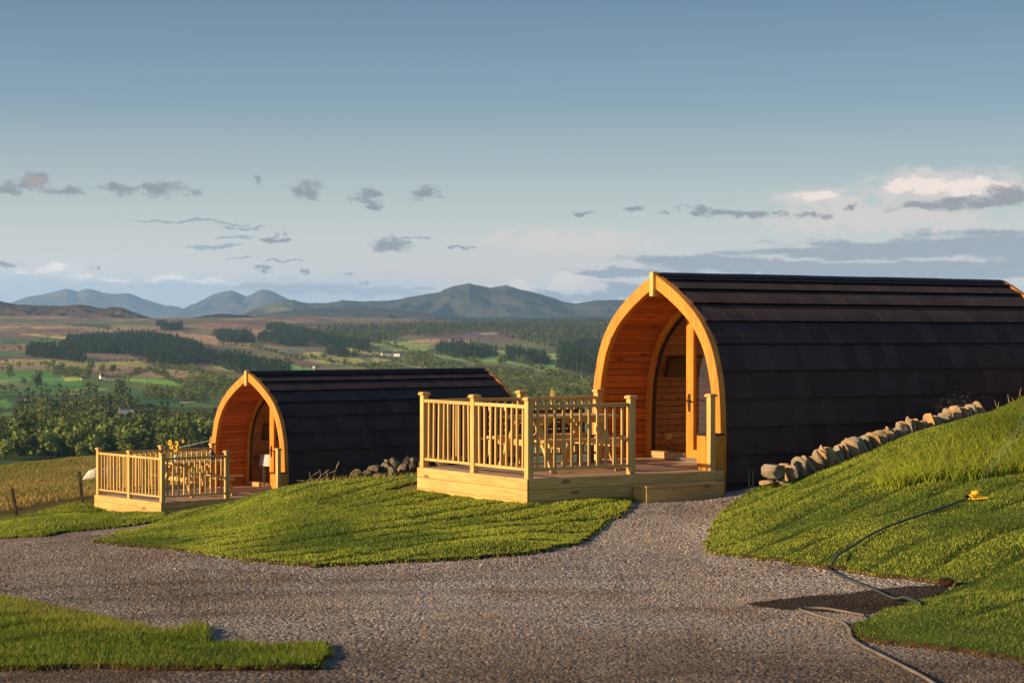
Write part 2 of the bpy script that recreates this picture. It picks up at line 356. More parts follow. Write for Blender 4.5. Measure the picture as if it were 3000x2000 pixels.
def gcol(n, x, y, base=((.10, .175, .016), (.42, .48, .05)), dry=.06, sc=1.0):
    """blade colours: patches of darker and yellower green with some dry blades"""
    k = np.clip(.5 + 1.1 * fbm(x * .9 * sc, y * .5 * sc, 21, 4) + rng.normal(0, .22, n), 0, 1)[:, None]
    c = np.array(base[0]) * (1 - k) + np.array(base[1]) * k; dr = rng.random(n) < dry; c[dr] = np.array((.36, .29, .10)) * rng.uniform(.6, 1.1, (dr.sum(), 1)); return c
def jitter_poly(poly, step=.11, amp=.028):
    out = []
    for i in range(len(poly)):
        a = np.array(poly[i][:2]); b = np.array(poly[(i + 1) % len(poly)][:2]); n = max(1, int(np.linalg.norm(b - a) / step))
        for k in range(n): out.append(a + (b - a) * k / n + rng.normal(0, amp, 2))
    return np.array(out)
SD = np.array([math.sin(.62), math.cos(.62)])      # direction in which the turf rolls were laid
def seams(x, y):
    """0 on the joints between turf rolls, 1 elsewhere"""
    a = x * SD[1] - y * SD[0] + .10 * fbm(x * .5, y * .5, 4, 2); b = x * SD[0] + y * SD[1]
    row = np.floor(a / .62); d1 = np.abs(a / .62 - row - .5) * 2; d1 = (1 - d1) * .31
    bb = b / 2.1 + row * .37; d2 = np.abs(bb - np.floor(bb) - .5) * 2; d2 = (1 - d2) * 1.05
    on = (vnoise(x * .55, y * .35, 33) > .40)
    s = np.minimum(np.where(on, d1, 1), np.where(vnoise(x * .9, y * .9, 71) > .66, d2, 1)); return sstep(.015, .07, s)
def lump(x, y):
    return .055 * fbm(x * .45 + 3, y * .28, 12, 3) + .02 * fbm(x * 1.6, y * 1.1, 13, 3)
LIFT = .03
def turf_h(x, y, e=1.): return G(x, y) + LIFT + e * (np.maximum(lump(x, y) + .025, -.005) - .05 * (1 - seams(x, y)))
def lawn(name, poly, label, cell=.11, dens=2300, hb=(.014, .030), dry=.10, ymin=0, wide=(.005, .009), base=((.10, .175, .016), (.42, .48, .05)), cat='lawn', dryfn=None):
    bp = jitter_poly(poly); x0, y0 = bp.min(0); x1, y1 = bp.max(0)
    gx, gy = np.meshgrid(np.arange(x0, x1, cell), np.arange(y0, y1, cell)); gx = gx.ravel() + rng.uniform(-.3, .3, gx.size) * cell; gy = gy.ravel() + rng.uniform(-.3, .3, gy.size) * cell
    k = inpoly(gx, gy, bp); gx, gy = gx[k], gy[k]
    vs = [Vector(p) for p in bp] + [Vector(p) for p in zip(gx, gy)]; nb = len(bp)
    v2, e2, f2, *_ = delaunay_2d_cdt(vs, [(i, (i + 1) % nb) for i in range(nb)], [list(range(nb))], 1, 1e-5)
    xy = np.array([tuple(p) for p in v2]); ed_ = np.concatenate([np.sqrt(((xy[i:i + 4000, None] - bp[None, ::2]) ** 2).sum(-1)).min(1) for i in range(0, len(xy), 4000)]); z = turf_h(xy[:, 0], xy[:, 1], sstep(.05, .5, ed_)); V = np.column_stack([xy, z]); Fa = np.array([f for f in f2 if len(f) == 3])
    # orient up
    a, b, c = V[Fa[:, 0]], V[Fa[:, 1]], V[Fa[:, 2]]; nz = (b[:, 0] - a[:, 0]) * (c[:, 1] - a[:, 1]) - (b[:, 1] - a[:, 1]) * (c[:, 0] - a[:, 0]); Fa[nz < 0] = Fa[nz < 0][:, ::-1]
    o = link(name, mesh_np(name, V, Fa, True), M['turf']); o['kind'] = 'structure'; o['label'] = label
    TVt, TFt = V, Fa
    # the cut earth edge
    zt = turf_h(bp[:, 0], bp[:, 1], 0.); zb = G(bp[:, 0], bp[:, 1]) - .03; n = nb; ce = bp.mean(0)
    out = np.roll(bp, -1, 0) - np.roll(bp, 1, 0); nr = np.column_stack([out[:, 1], -out[:, 0]]); nr /= np.linalg.norm(nr, axis=1)[:, None] + 1e-9
    area = .5 * np.sum(bp[:, 0] * np.roll(bp[:, 1], -1) - np.roll(bp[:, 0], -1) * bp[:, 1]); nr *= np.sign(area)
    mid = bp + nr * rng.uniform(.0, .02, (n, 1)); low = bp + nr * rng.uniform(.01, .04, (n, 1))
    V = np.concatenate([np.column_stack([bp, zt + .004]), np.column_stack([mid, (zt + zb) / 2 + .01]), np.column_stack([low, zb])]); i = np.arange(n); j = (i + 1) % n
    Fa = np.concatenate([np.column_stack([i, j, j + n, i + n]), np.column_stack([i + n, j + n, j + 2 * n, i + 2 * n])])
    e = link('soil_edge', mesh_np('soil_edge', V, Fa), M['soil'], o)
    # the grass
    T0, T1, T2 = TVt[TFt[:, 0]], TVt[TFt[:, 1]], TVt[TFt[:, 2]]; ar = .5 * np.abs((T1[:, 0] - T0[:, 0]) * (T2[:, 1] - T0[:, 1]) - (T1[:, 1] - T0[:, 1]) * (T2[:, 0] - T0[:, 0])); cen_ = (T0 + T1 + T2) / 3
    px, py = project(cen_); ar = ar * ((px > -120) & (px < 3120) & (py < 2080)) * np.clip(28 / cen_[:, 1], .4, 1); nn = int(ar.sum() * dens); fi = np.searchsorted(np.cumsum(ar) / ar.sum(), rng.random(nn)).clip(0, len(ar) - 1)
    u1 = np.sqrt(rng.random(nn))[:, None]; u2 = rng.random(nn)[:, None]; Pb = T0[fi] * (1 - u1) + T1[fi] * (u1 * (1 - u2)) + T2[fi] * (u1 * u2); Pb = Pb[rng.random(nn) < .0 + 1. * seams(Pb[:, 0], Pb[:, 1])]; x, y = Pb[:, 0], Pb[:, 1]
    fr = np.repeat(np.arange(nb), 26); u_ = rng.random(len(fr))[:, None]; fp = bp[fr] * (1 - u_) + np.roll(bp, -1, 0)[fr] * u_ + nr[fr] * rng.uniform(-.02, .05, (len(fr), 1)) * rng.random((len(fr), 1)); x = np.r_[x, fp[:, 0]]; y = np.r_[y, fp[:, 1]]
    n = len(x); P = np.column_stack([x, y, np.r_[Pb[:, 2] - .003, turf_h(fp[:, 0], fp[:, 1], 0.) - .018]]); hh = rng.uniform(*hb, n) * (1 + .5 * fbm(x * .8, y * .8, 8, 3)); ww = rng.uniform(*wide, n) * np.clip(y / 16, .7, 2.6)
    V, Fa, C = blades(P, hh, ww, .8, gcol(n, x, y, base, dry if dryfn is None else dryfn(x, y)))
    g = link('grass_blades', mesh_np('grass_blades', V, Fa, cols={'col': ('POINT', C)}), M['grass']); tag(g, 'short mown grass growing on the ' + label, 'grass', kind='stuff')
    return bp

# ================================================================== THE GROUND
rows = np.geomspace(9, 8512, 720) - 6; tt = np.concatenate([np.linspace(-.75, -.29, 40, endpoint=False), np.linspace(-.29, .29, 400), np.linspace(.29, .75, 41)[1:]])
TX = tt[None, :] * (rows[:, None] + 12); TY = np.repeat(rows[:, None], len(tt), 1); TZ = G(TX, TY) + .008 * fbm(TX * 3, TY * 3, 2, 3) * (TY < 40)
nr, nc = TX.shape; TV = np.stack([TX.ravel(), TY.ravel(), TZ.ravel()], 1)
def pxpoly(pts): return [tuple(p[:2]) for p in cast(pts, 7, 140, 500)]
GRAVEL = [(-22, 24), (-14, 32)] + pxpoly([(0, 1573), (136, 1566), (255, 1551), (361, 1542), (440, 1531), (472, 1531), (540, 1560), (650, 1600), (930, 1640), (1300, 1612), (1600, 1592), (1780, 1505), (1850, 1447)]) + \
    [(3.2, 28.6), (3.6, 29.4), (8.2, 31.6), (8.6, 30.6), (4.9, 28.0)] + pxpoly([(2262, 1445), (2190, 1510), (2130, 1590), (2300, 1625), (2600, 1668), (2880, 1700), (2960, 1730), (2760, 1800), (2600, 1862), (2800, 1898), (3050, 1925)]) + [(8, 9), (8, 3.2), (-8, 3.2), (-20, 10)]
ii, jj = np.meshgrid(np.arange(nr - 1), np.arange(nc - 1), indexing='ij'); ii = ii.ravel(); jj = jj.ravel()
FA = np.stack([ii * nc + jj, ii * nc + jj + 1, (ii + 1) * nc + jj + 1, (ii + 1) * nc + jj], 1)
cen = TV[FA].mean(1); isg = inpoly(cen[:, 0], cen[:, 1], GRAVEL) & (cen[:, 1] < 60)
def sub(V, Fs):
    u, inv = np.unique(Fs, return_inverse=True); return V[u], inv.reshape(Fs.shape), u
PATCHPX = [(2170, 1768), (2290, 1752), (2400, 1738), (2520, 1730), (2620, 1712), (2720, 1704), (2790, 1712), (2780, 1740), (2650, 1775), (2540, 1800), (2440, 1790), (2300, 1782)]  # outline of a darker patch on the gravel
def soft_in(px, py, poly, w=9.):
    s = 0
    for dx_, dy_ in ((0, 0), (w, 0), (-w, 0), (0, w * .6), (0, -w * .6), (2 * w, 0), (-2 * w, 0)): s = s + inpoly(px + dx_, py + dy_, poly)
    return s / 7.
def patch_mask(P):
    px, py = project(P); return soft_in(px, py, PATCHPX)
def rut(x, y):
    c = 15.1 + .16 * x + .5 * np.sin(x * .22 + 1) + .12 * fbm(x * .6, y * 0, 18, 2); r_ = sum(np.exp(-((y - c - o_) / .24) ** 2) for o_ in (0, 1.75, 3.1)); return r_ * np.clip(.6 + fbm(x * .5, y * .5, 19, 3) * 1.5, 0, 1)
def tone_mask(P):
    px, py = project(P); return np.clip(sstep(1760, 1990, py + .02 * (px - 1500)) * .85 + sstep(1300, 300, px) * .45 + .25 * fbm(P[:, 0] * .5, P[:, 1] * .3, 15, 3) + .42 * rut(P[:, 0], P[:, 1]), 0, 1)  # gravel gets darker towards the foreground, the left side and along the ruts
gv, gf, _ = sub(TV, FA[isg]); gr = link('gravel_road', mesh_np('gravel_road', gv, gf, True, attrs={'dark_patch': ('POINT', patch_mask(gv)), 'dark_tone': ('POINT', tone_mask(gv))}), M['gravel']); tag(gr, kind='structure')

# land cover, painted on the land itself: moor, pasture, heather
PXX, PYY = project(TV)
def lin(*c): return np.array(c)
C = np.zeros((len(TV), 3)); X, Y = TV[:, 0], TV[:, 1]
n1 = fbm(X / 500, Y / 900, 40, 4); n2 = fbm(X / 90, Y / 260, 41, 4); n3 = fbm(X / 30, Y / 90, 45, 3)
k = np.clip(.5 + n1 * .9 + n2 * .5, 0, 1)[:, None]
moor = lin(.10, .066, .056) * (1 - k) + lin(.27, .175, .105) * k
k2 = sstep(.12, .3, n2)[:, None]; moor = moor * (1 - k2 * .6) + lin(.085, .055, .062) * k2 * .6
k3 = sstep(.2, .35, fbm(X / 160, Y / 300, 55, 3))[:, None]; moor = moor * (1 - k3 * .5) + lin(.36, .26, .14) * k3 * .5
k4 = sstep(.15, .4, fbm(X / 220, Y / 500, 66, 3))[:, None]; moor = moor * (1 - k4 * .5) + lin(.12, .14, .05) * k4 * .5
C[:] = moor
# lower valley is greener
vg = sstep(1085, 1120, PYY)[:, None]; green = lin(.07, .12, .035) * (1 - k) + lin(.13, .16, .05) * k; C = C * (1 - vg) + green * vg
rt = (sstep(880, 1000, PXX) * sstep(975, 1000, PYY))[:, None]; C = C * (1 - rt * .75) + (lin(.09, .12, .05) * (1 - k) + lin(.18, .16, .085) * k) * rt * .75
FIELDS = [ ([(-300,1168),(110,1160),(330,1155),(420,1162),(350,1185),(800,1205),(800,1345),(-300,1400)], (.05,.075,.03)),  # polygon in the valley, colour
 ([(0,1058),(250,1062),(420,1062),(440,1082),(330,1075),(200,1082),(0,1068)], (.30,.27,.09)),
 ([(0,1035),(85,1038),(100,1046),(0,1052)], (.06,.13,.05)),
 ([(230,1030),(330,1035),(400,1055),(330,1062),(260,1058)], (.17,.12,.09)),
 ([(0,1095),(120,1086),(200,1100),(240,1112),(250,1140),(310,1145),(190,1163),(110,1160),(0,1150)], (.09,.20,.05)),
 ([(0,1120),(60,1128),(90,1138),(40,1146),(0,1146)], (.20,.20,.09)),
 ([(170,1104),(235,1106),(250,1118),(190,1121)], (.40,.40,.09)),
 ([(280,1138),(310,1140),(300,1148),(190,1163),(150,1158)], (.24,.30,.08)),
 ([(345,1112),(440,1110),(520,1122),(562,1133),(470,1130),(370,1120)], (.17,.30,.06)),
 ([(375,1106),(470,1085),(620,1090),(640,1112),(560,1118),(460,1108)], (.24,.17,.11)),
 ([(400,1078),(520,1076),(640,1092),(560,1094),(440,1088)], (.34,.28,.13)),
 ([(370,1150),(500,1150),(620,1158),(625,1182),(520,1186),(380,1182)], (.045,.10,.045)),  # meadow lying in shade, with that shade put into its dark green
 ([(520,1178),(565,1176),(575,1182),(525,1185)], (.30,.26,.13)),
 ([(0,1182),(28,1176),(38,1196),(0,1202)], (.10,.20,.05)), ([(0,1210),(78,1206),(68,1222),(0,1224)], (.10,.17,.05)),
 ([(690,1046),(735,1042),(860,1072),(985,1097),(900,1097),(780,1078)], (.13,.27,.07)),
 ([(612,1060),(665,1062),(725,1088),(700,1094),(640,1086)], (.26,.31,.09)),
 ([(860,1044),(935,1033),(1000,1042),(1072,1056),(1055,1066),(985,1070),(900,1060)], (.30,.29,.10)),
 ([(780,1030),(860,1022),(905,1028),(860,1044)], (.10,.13,.09)),
 ([(1068,1003),(1130,1000),(1210,1005),(1272,1015),(1268,1030),(1195,1031),(1110,1021)], (.24,.31,.08)),
 ([(935,1010),(1070,1025),(1135,1040),(1085,1042),(1000,1026)], (.36,.32,.12)),
 ([(1225,1036),(1350,1042),(1372,1050),(1460,1046),(1482,1051),(1645,1061),(1608,1072),(1560,1077),(1480,1063),(1400,1066),(1300,1048)], (.18,.29,.08)),
 ([(1568,1080),(1622,1068),(1645,1073),(1610,1093),(1580,1087)], (.20,.33,.08)),
 ([(1453,1030),(1490,1029),(1487,1043),(1458,1043)], (.30,.32,.10)), ([(1578,1034),(1640,1037),(1640,1053),(1600,1050)], (.27,.31,.10)),
 ([(1235,978),(1440,966),(1565,976),(1500,1000),(1360,996),(1250,990)], (.13,.085,.085)),
 ([(1195,1000),(1280,992),(1390,1000),(1370,1010),(1220,1012)], (.30,.22,.12)),
 ([(1405,975),(1440,972),(1460,978),(1420,982)], (.30,.28,.12)),
 ([(1688,1048),(1750,1052),(1760,1062),(1710,1064)], (.26,.19,.13)),
 ([(1090,1050),(1200,1058),(1350,1085),(1320,1090),(1190,1072),(1085,1062)], (.26,.25,.10)),
 ([(10,1007),(80,1005),(88,1013),(10,1014)], (.035,.06,.03)), ([(100,997),(170,991),(232,997),(200,1004),(100,1002)], (.04,.065,.03)), ([(185,950),(330,958),(325,966),(200,958)], (.04,.055,.035)), ([(0,940),(200,944),(420,950),(600,952),(560,957),(300,956),(0,950)], (.11,.12,.065)),
 ([(640,1008),(760,1012),(860,1022),(800,1030),(700,1022)], (.20,.15,.09)), ([(900,985),(1010,1003),(1040,1006),(1060,1000),(980,985)], (.10,.14,.06)), ([(600,952),(760,955),(780,965),(640,972),(560,965)], (.24,.13,.09)),
 ([(60,985),(150,985),(240,990),(225,998),(150,995)], (.40,.30,.14)), ([(95,961),(125,962),(120,968),(98,967)], (.42,.30,.12)), ([(0,962),(60,963),(60,968),(0,968)], (.36,.24,.13)),
 ([(0,993),(240,1000),(230,1016),(80,1014),(0,1010)], (.08,.12,.05)), ([(300,970),(420,975),(410,984),(320,982)], (.40,.26,.15)), ([(420,970),(600,985),(760,1005),(740,1020),(600,1010),(480,985)], (.32,.20,.125)),
]
for poly, c in FIELDS:
    w_ = inpoly(PXX + 22 * n3, PYY + 4.5 * n3, poly) & (Y > 300); v = (1 + .25 * n2 + .25 * n3)[:, None]; C[w_] = (lin(*c) * 1.05 * v)[w_]
C *= (1.42 * (1 + .30 * fbm(X / 14, Y / 42, 91, 3) + .28 * fbm(X / 60, Y / 55, 92, 3)))[:, None]
# the rough pasture round the pods
nf = Y < 140; kk = np.clip(.5 + fbm(X * .12, Y * .08, 77, 4) * 1.2, 0, 1)[:, None]
C[nf] = (lin(.10, .10, .028) * (1 - kk) + lin(.26, .17, .07) * kk)[nf]
lv, lf, lu = sub(TV, FA[~isg]); gd = link('ground', mesh_np('ground', lv, lf, True, cols={'col': ('POINT', C[lu])}), M['land']); tag(gd, kind='structure')

# ------------------------------------------------------------------ mountains and hills
def hill(name, pts, dist, depth, base_px, c1, c2, seed, rough=1., back=1.0, spurs=(), k=.5):
    pts = sorted(pts); px = np.arange(pts[0][0], pts[-1][0] + 1, 5.0); py = np.interp(px, [p[0] for p in pts], [p[1] for p in pts])
    py = py + rough * 2.2 * fbm(px / 26., px * 0, seed + 40, 4, .6); crest = np.array([at(a, b, dist) for a, b in zip(px, py)]); base = -(base_px - HZ) / F * dist
    prof = np.concatenate([np.linspace(-1, 0, 46), np.linspace(0, 1, 14)[1:]]); V = []
    for s in prof:
        yy = dist + s * (depth if s < 0 else depth * back); xx = crest[:, 0] * (yy / dist)
        hh = crest[:, 2] - base; fs = (1 - abs(s)) ** 1.25 if s < 0 else 1 - s ** 1.5
        # spurs and gullies, none at the crest itself
        sc_ = dist / 12000.; r = 1 - np.abs(fbm(xx / (520 * sc_) + s * 2.0, s * depth / (700 * sc_) + 3 + xx / 1800, seed, 5, .55)) * 2.6; amp = (abs(s) ** 1.15) * (1 - abs(s)) * 2.0
        zz = base + hh * fs + hh * rough * amp * (r - .62) * .95 + rough * amp * fbm(xx / 120, yy / 150, seed + 5, 5, .7) * 46; zz = np.minimum(zz, base + hh * (1 - .22 * abs(s)) + 0 * zz)
        if s < 0:
            for (sp, dx_, ln) in spurs:
                x0 = at(sp, 900, dist)[0]; hs = (np.interp(x0, crest[:, 0], crest[:, 2]) - base) * .985; L_ = depth * ln; nrm = math.hypot(dx_, 1); ux, uy = dx_ / nrm, -1 / nrm
                rx, ry = xx - x0, yy - dist; t_ = (rx * ux + ry * uy) / L_; pe = np.abs(rx * uy - ry * ux + 55 * sc_ * fbm(xx / (260 * sc_), yy / (260 * sc_), seed + sp, 3)); hv = hs * (1 - np.clip(t_, 0, 1) ** .85) - k * pe * (1 + .5 * fbm(xx / (140 * sc_), yy / (140 * sc_), seed + 3, 3)); zz = np.where((t_ > 0) & (t_ < 1), np.maximum(zz, base + hv), zz)
        V.append(np.column_stack([xx, np.full_like(xx, yy), zz]))
    V = np.concatenate(V); n = len(px); k = len(prof); i, j = np.meshgrid(np.arange(k - 1), np.arange(n - 1), indexing='ij'); i = i.ravel(); j = j.ravel()
    Fa = np.stack([i * n + j, i * n + j + 1, (i + 1) * n + j + 1, (i + 1) * n + j], 1)
    f = np.clip(.5 + fbm(V[:, 0] / 700, V[:, 2] / 90, seed + 9, 4) * 1.3, 0, 1)[:, None]; C = lin(*c1) * (1 - f) + lin(*c2) * f
    o = link(name, mesh_np(name, V, Fa, True, cols={'col': ('POINT', C)}), M['land']); tag(o, kind='structure'); return o
hill('hills', [(-700,880),(-300,884),(-60,878),(0,887),(30,895),(80,898),(140,901),(200,900),(235,896),(260,899),(280,904),(305,909),(330,903),(360,906),(400,922),(440,938),(500,950)], 6600, 420, 946, (.05,.036,.034), (.12,.08,.06), 201, 1.0, spurs=[(30, -.3, 1), (140, .3, 1), (236, -.3, 1), (330, -.4, 1), (375, .3, 1)], k=.3)
hill('hills', [(400,955),(450,940),(500,938),(540,939),(570,934),(600,926),(650,922),(700,925),(750,931),(800,941),(850,950),(900,956),(1000,966)], 7300, 420, 962, (.022,.034,.024), (.035,.045,.03), 202, .8)
hill('hills', [(660,950),(700,925),(740,905),(790,893),(830,881),(860,880),(880,887),(900,891),(960,890),(1000,881),(1050,884),(1110,884),(1160,878),(1200,871),(1250,863),(1290,856),(1300,850),(1320,841),(1345,835),(1370,831),(1376,830),(1385,834),(1405,836),(1420,839),(1435,843),(1450,839),(1480,836),(1500,840),(1520,847),(1545,851),(1580,860),(1620,872),(1650,884),(1685,888),(1720,882),(1760,878),(1800,876),(1900,886),(2100,880),(2400,900),(3000,890),(3600,910)], 12000, 1150, 958, (.055, .055, .042), (.13, .125, .06), 203, 1.0, spurs=[(1376, -.25, 1), (1345, -.7, .8), (1300, -.5, .9), (1435, .25, .8), (1482, -.1, .9), (1560, .3, .9), (1640, -.2, .8), (1720, .3, .8), (1800, -.2, .9), (1200, -.3, .9), (1110, .2, .7), (1000, -.3, .8), (860, -.5, 1), (930, .3, .8), (790, .2, .7)], k=.42)
hill('hills', [(620,952),(700,942),(760,925),(820,915),(900,908),(960,905),(1040,900),(1120,905),(1200,912),(1300,925),(1400,930),(1500,926),(1560,935),(1620,928),(1700,922),(1800,930),(2200,925),(3000,935)], 9500, 520, 962, (.045, .045, .038), (.085, .08, .055), 208, 1.0, spurs=[(760, -.5, 1), (960, -.2, 1), (1120, .3, 1), (1260, -.3, 1), (1500, .2, 1), (1620, -.3, 1), (850, .4, 1)], k=.35)
hill('hills', [(-500,905),(-200,915),(0,902),(35,891),(60,882),(80,875),(120,868),(150,862),(180,854),(195,851),(208,853),(225,859),(250,851),(262,851),(280,856),(300,862),(330,865),(350,865),(375,863),(390,867),(410,876),(450,889),(480,898),(500,898),(520,903),(545,911),(600,930)], 20000, 1500, 960, (.07, .065, .055), (.14, .12, .085), 204, .6, spurs=[(197, -.35, 1), (256, .1, .9), (375, .35, .9), (120, -.3, .8)], k=.36)
hill('hills', [(470,940),(540,911),(580,889),(605,876),(625,866),(650,858),(672,854),(685,856),(700,862),(720,872),(735,866),(755,855),(768,851),(785,852),(800,857),(830,872),(850,880),(900,905),(960,925)], 18600, 1300, 960, (.07, .065, .055), (.14, .12, .085), 205, .6, spurs=[(675, -.45, 1), (768, -.3, .9), (610, -.5, .8), (830, .4, .8)], k=.36)

# ------------------------------------------------------------------ haze
hz = 470.0; bm = bmesh.new(); bmesh.ops.create_cube(bm, size=1); me = bpy.data.meshes.new('haze'); bm.to_mesh(me); bm.free()
m, nt, out = newmat('haze'); pv = nt.nodes.new('ShaderNodeVolumePrincipled'); pv.inputs['Density'].default_value = 4.4e-5; pv.inputs['Color'].default_value = (.33, .60, 1, 1); pv.inputs['Anisotropy'].default_value = .1
nt.links.new(pv.outputs[0], out.inputs['Volume'])
hzo = link('haze', me, m); hzo.scale = (40000, 26500, hz + 90); hzo.location = (0, 11500, (hz - 90) / 2); tag(hzo, kind='stuff')
HAZE = hzo

# ================================================================== TREES
def leaf_clumps(cen, rad, n, size, seed, c1, c2):
    r = np.random.default_rng(seed); V = []; Fs = []; Cc = []
    ci = r.integers(0, len(cen), n); d = r.normal(size=(n, 3)); d /= np.linalg.norm(d, axis=1)[:, None]; rr = rad[ci] * (r.uniform(.2, 1.08, n) ** .6)
    P = cen[ci] + d * rr[:, None] * np.array([1, 1, .85]); nrm = d + r.normal(0, .45, (n, 3)); nrm /= np.linalg.norm(nrm, axis=1)[:, None]
    a = np.cross(nrm, r.normal(size=(n, 3))); a /= np.linalg.norm(a, axis=1)[:, None]; b = np.cross(nrm, a); s = (size * r.uniform(.6, 1.3, n))[:, None]
    V = np.stack([P - a * s, P + b * s * .7, P + a * s, P - b * s * .7], 1).reshape(-1, 3); Fa = np.arange(4 * n).reshape(-1, 4)
    f = np.clip(r.normal(.5, .25, n) , 0, 1)[:, None]; Cc = np.repeat(np.array(c1) * (1 - f) + np.array(c2) * f, 4, 0); return V, Fa, Cc
def broad_proto(seed, h, n, c1, c2, wide=.42, ls=.055):
    r = np.random.default_rng(seed); k = r.integers(7, 12); cen = np.column_stack([r.uniform(-1, 1, k) * wide * h * .44, r.uniform(-1, 1, k) * wide * h * .44, r.uniform(.27, .80, k) * h]); rad = r.uniform(.19, .28, k) * h
    cen[0] = (0, 0, h * .55); rad[0] = h * .3
    V, Fa, C = leaf_clumps(cen, rad, n, ls * h, seed, c1, c2)
    return trunk_add(V, Fa, C, h * .8, .03 * h)
def trunk_add(V, Fa, C, h, r):
    a = np.arange(6) * np.pi / 3; ring = lambda z, q: np.column_stack([np.cos(a) * q, np.sin(a) * q, np.full(6, z)])
    T = np.concatenate([ring(-.8, r * 1.2), ring(h * .5, r * .8), ring(h, r * .35)]); n0 = len(V); f = [(n0 + i * 6 + k, n0 + i * 6 + (k + 1) % 6, n0 + (i + 1) * 6 + (k + 1) % 6, n0 + (i + 1) * 6 + k) for i in range(2) for k in range(6)]
    return np.concatenate([V, T]), np.concatenate([Fa, np.array(f)]), np.concatenate([C, np.tile((.08, .06, .045), (18, 1))])
def conif_proto(seed, h, n, c1, c2, w=.2):
    r = np.random.default_rng(seed); t = r.uniform(0, 1, n) ** .75; z = h * (.1 + .9 * (1 - t)); ang = r.uniform(0, 2 * np.pi, n); rr = w * h * t * r.uniform(.55, 1.1, n)
    P = np.column_stack([np.cos(ang) * rr, np.sin(ang) * rr, z]); o = np.column_stack([np.cos(ang), np.sin(ang), np.full(n, -.35)]); s = (.07 * h * r.uniform(.6, 1.3, n))[:, None]
    a = np.column_stack([-np.sin(ang), np.cos(ang), np.zeros(n)]); V = np.stack([P - a * s, P + o * s * 1.1, P + a * s, P - o * s * .6 + np.array([0, 0, 1]) * s * .5], 1).reshape(-1, 3)
    f = np.clip(r.normal(.5, .25, n), 0, 1)[:, None]; C = np.repeat(np.array(c1) * (1 - f) + np.array(c2) * f, 4, 0); return trunk_add(V, np.arange(4 * n).reshape(-1, 4), C, h * .9, .02 * h)
def scatter(poly, step, jit=.45, hgt=13.):
    """world positions inside a pixel polygon on the far ground"""
    W = cast(list(poly) + [(p[0], min(p[1] + 28, 1352)) for p in poly], 500, 7600, 500); x0, y0 = W[:, :2].min(0); x1, y1 = W[:, :2].max(0); s = step
    gx, gy = np.meshgrid(np.arange(x0, x1, s), np.arange(y0, y1, s)); x = gx.ravel() + rng.uniform(-jit, jit, gx.size) * s; y = gy.ravel() + rng.uniform(-jit, jit, gy.size) * s
    P = np.column_stack([x, y, G(x, y)]); px, py = project(P + [0, 0, hgt * .5]); w1 = fbm(x / 45, y / 130, 301, 3); return P[inpoly(px + 26 * w1, py + 7 * w1, poly) & (fbm(x / 30, y / 60, 302, 3) > -.42)]
def merge(protos, P, smin=.75, smax=1.2, tint=.3):
    Vs, Fs, Cs = [], [], []; n = 0; idx = rng.integers(0, len(protos), len(P))
    for q_, (V, Fa, C) in enumerate(protos):
        p = P[idx == q_]; m_ = len(p)
        if not m_: continue
        a = rng.uniform(0, 2 * np.pi, m_); s = rng.uniform(smin, smax, m_); sv = rng.uniform(.85, 1.2, m_); ca, sa = np.cos(a)[:, None], np.sin(a)[:, None]
        x = (V[None, :, 0] * ca - V[None, :, 1] * sa) * s[:, None] + p[:, 0:1]; y = (V[None, :, 0] * sa + V[None, :, 1] * ca) * s[:, None] + p[:, 1:2]; z = V[None, :, 2] * (s * sv)[:, None] + p[:, 2:3]
        Vs.append(np.stack([x, y, z], -1).reshape(-1, 3)); Fs.append((Fa[None] + (np.arange(m_) * len(V))[:, None, None] + n).reshape(-1, 4)); n += m_ * len(V)
        tn = rng.normal(1, tint, (m_, 1, 1)).clip(.5, 1.7) * np.array([1, 1, 1]) + rng.normal(0, .06, (m_, 1, 1)) * np.array([1, 0, -.5]); Cs.append((C[None] * tn).reshape(-1, 3).clip(0.003, 1))
    return np.concatenate(Vs), np.concatenate(Fs), np.concatenate(Cs)
LG, LG2 = (.06, .09, .02), (.20, .23, .05); CG, CG2 = (.022, .045, .022), (.06, .095, .032)
bro_s = [broad_proto(20 + i, 10, 110, LG, LG2, .55, .07) for i in range(6)]; bro_v = [broad_proto(30 + i, 7.5, 70, LG, LG2, .6, .085) for i in range(5)]
con = [conif_proto(40 + i, 15, 46, CG, CG2) for i in range(5)]; hedge_t = [broad_proto(80 + i, 5, 40, (.04, .065, .018), (.14, .17, .04), .7, .10) for i in range(4)]; con_s = [conif_proto(60 + i, 15, 24, CG, CG2, .24) for i in range(4)]
def wood_mass(name, label, polys, protos, step, **kw):
    P = np.concatenate([scatter(p, step) for p in polys]); V, Fa, C = merge(protos, P, **kw); o = link(name, mesh_np(name, V, Fa, cols={'col': ('POINT', C)}), M['foliage'])
    tag(o, label, 'woodland', kind='stuff'); return P
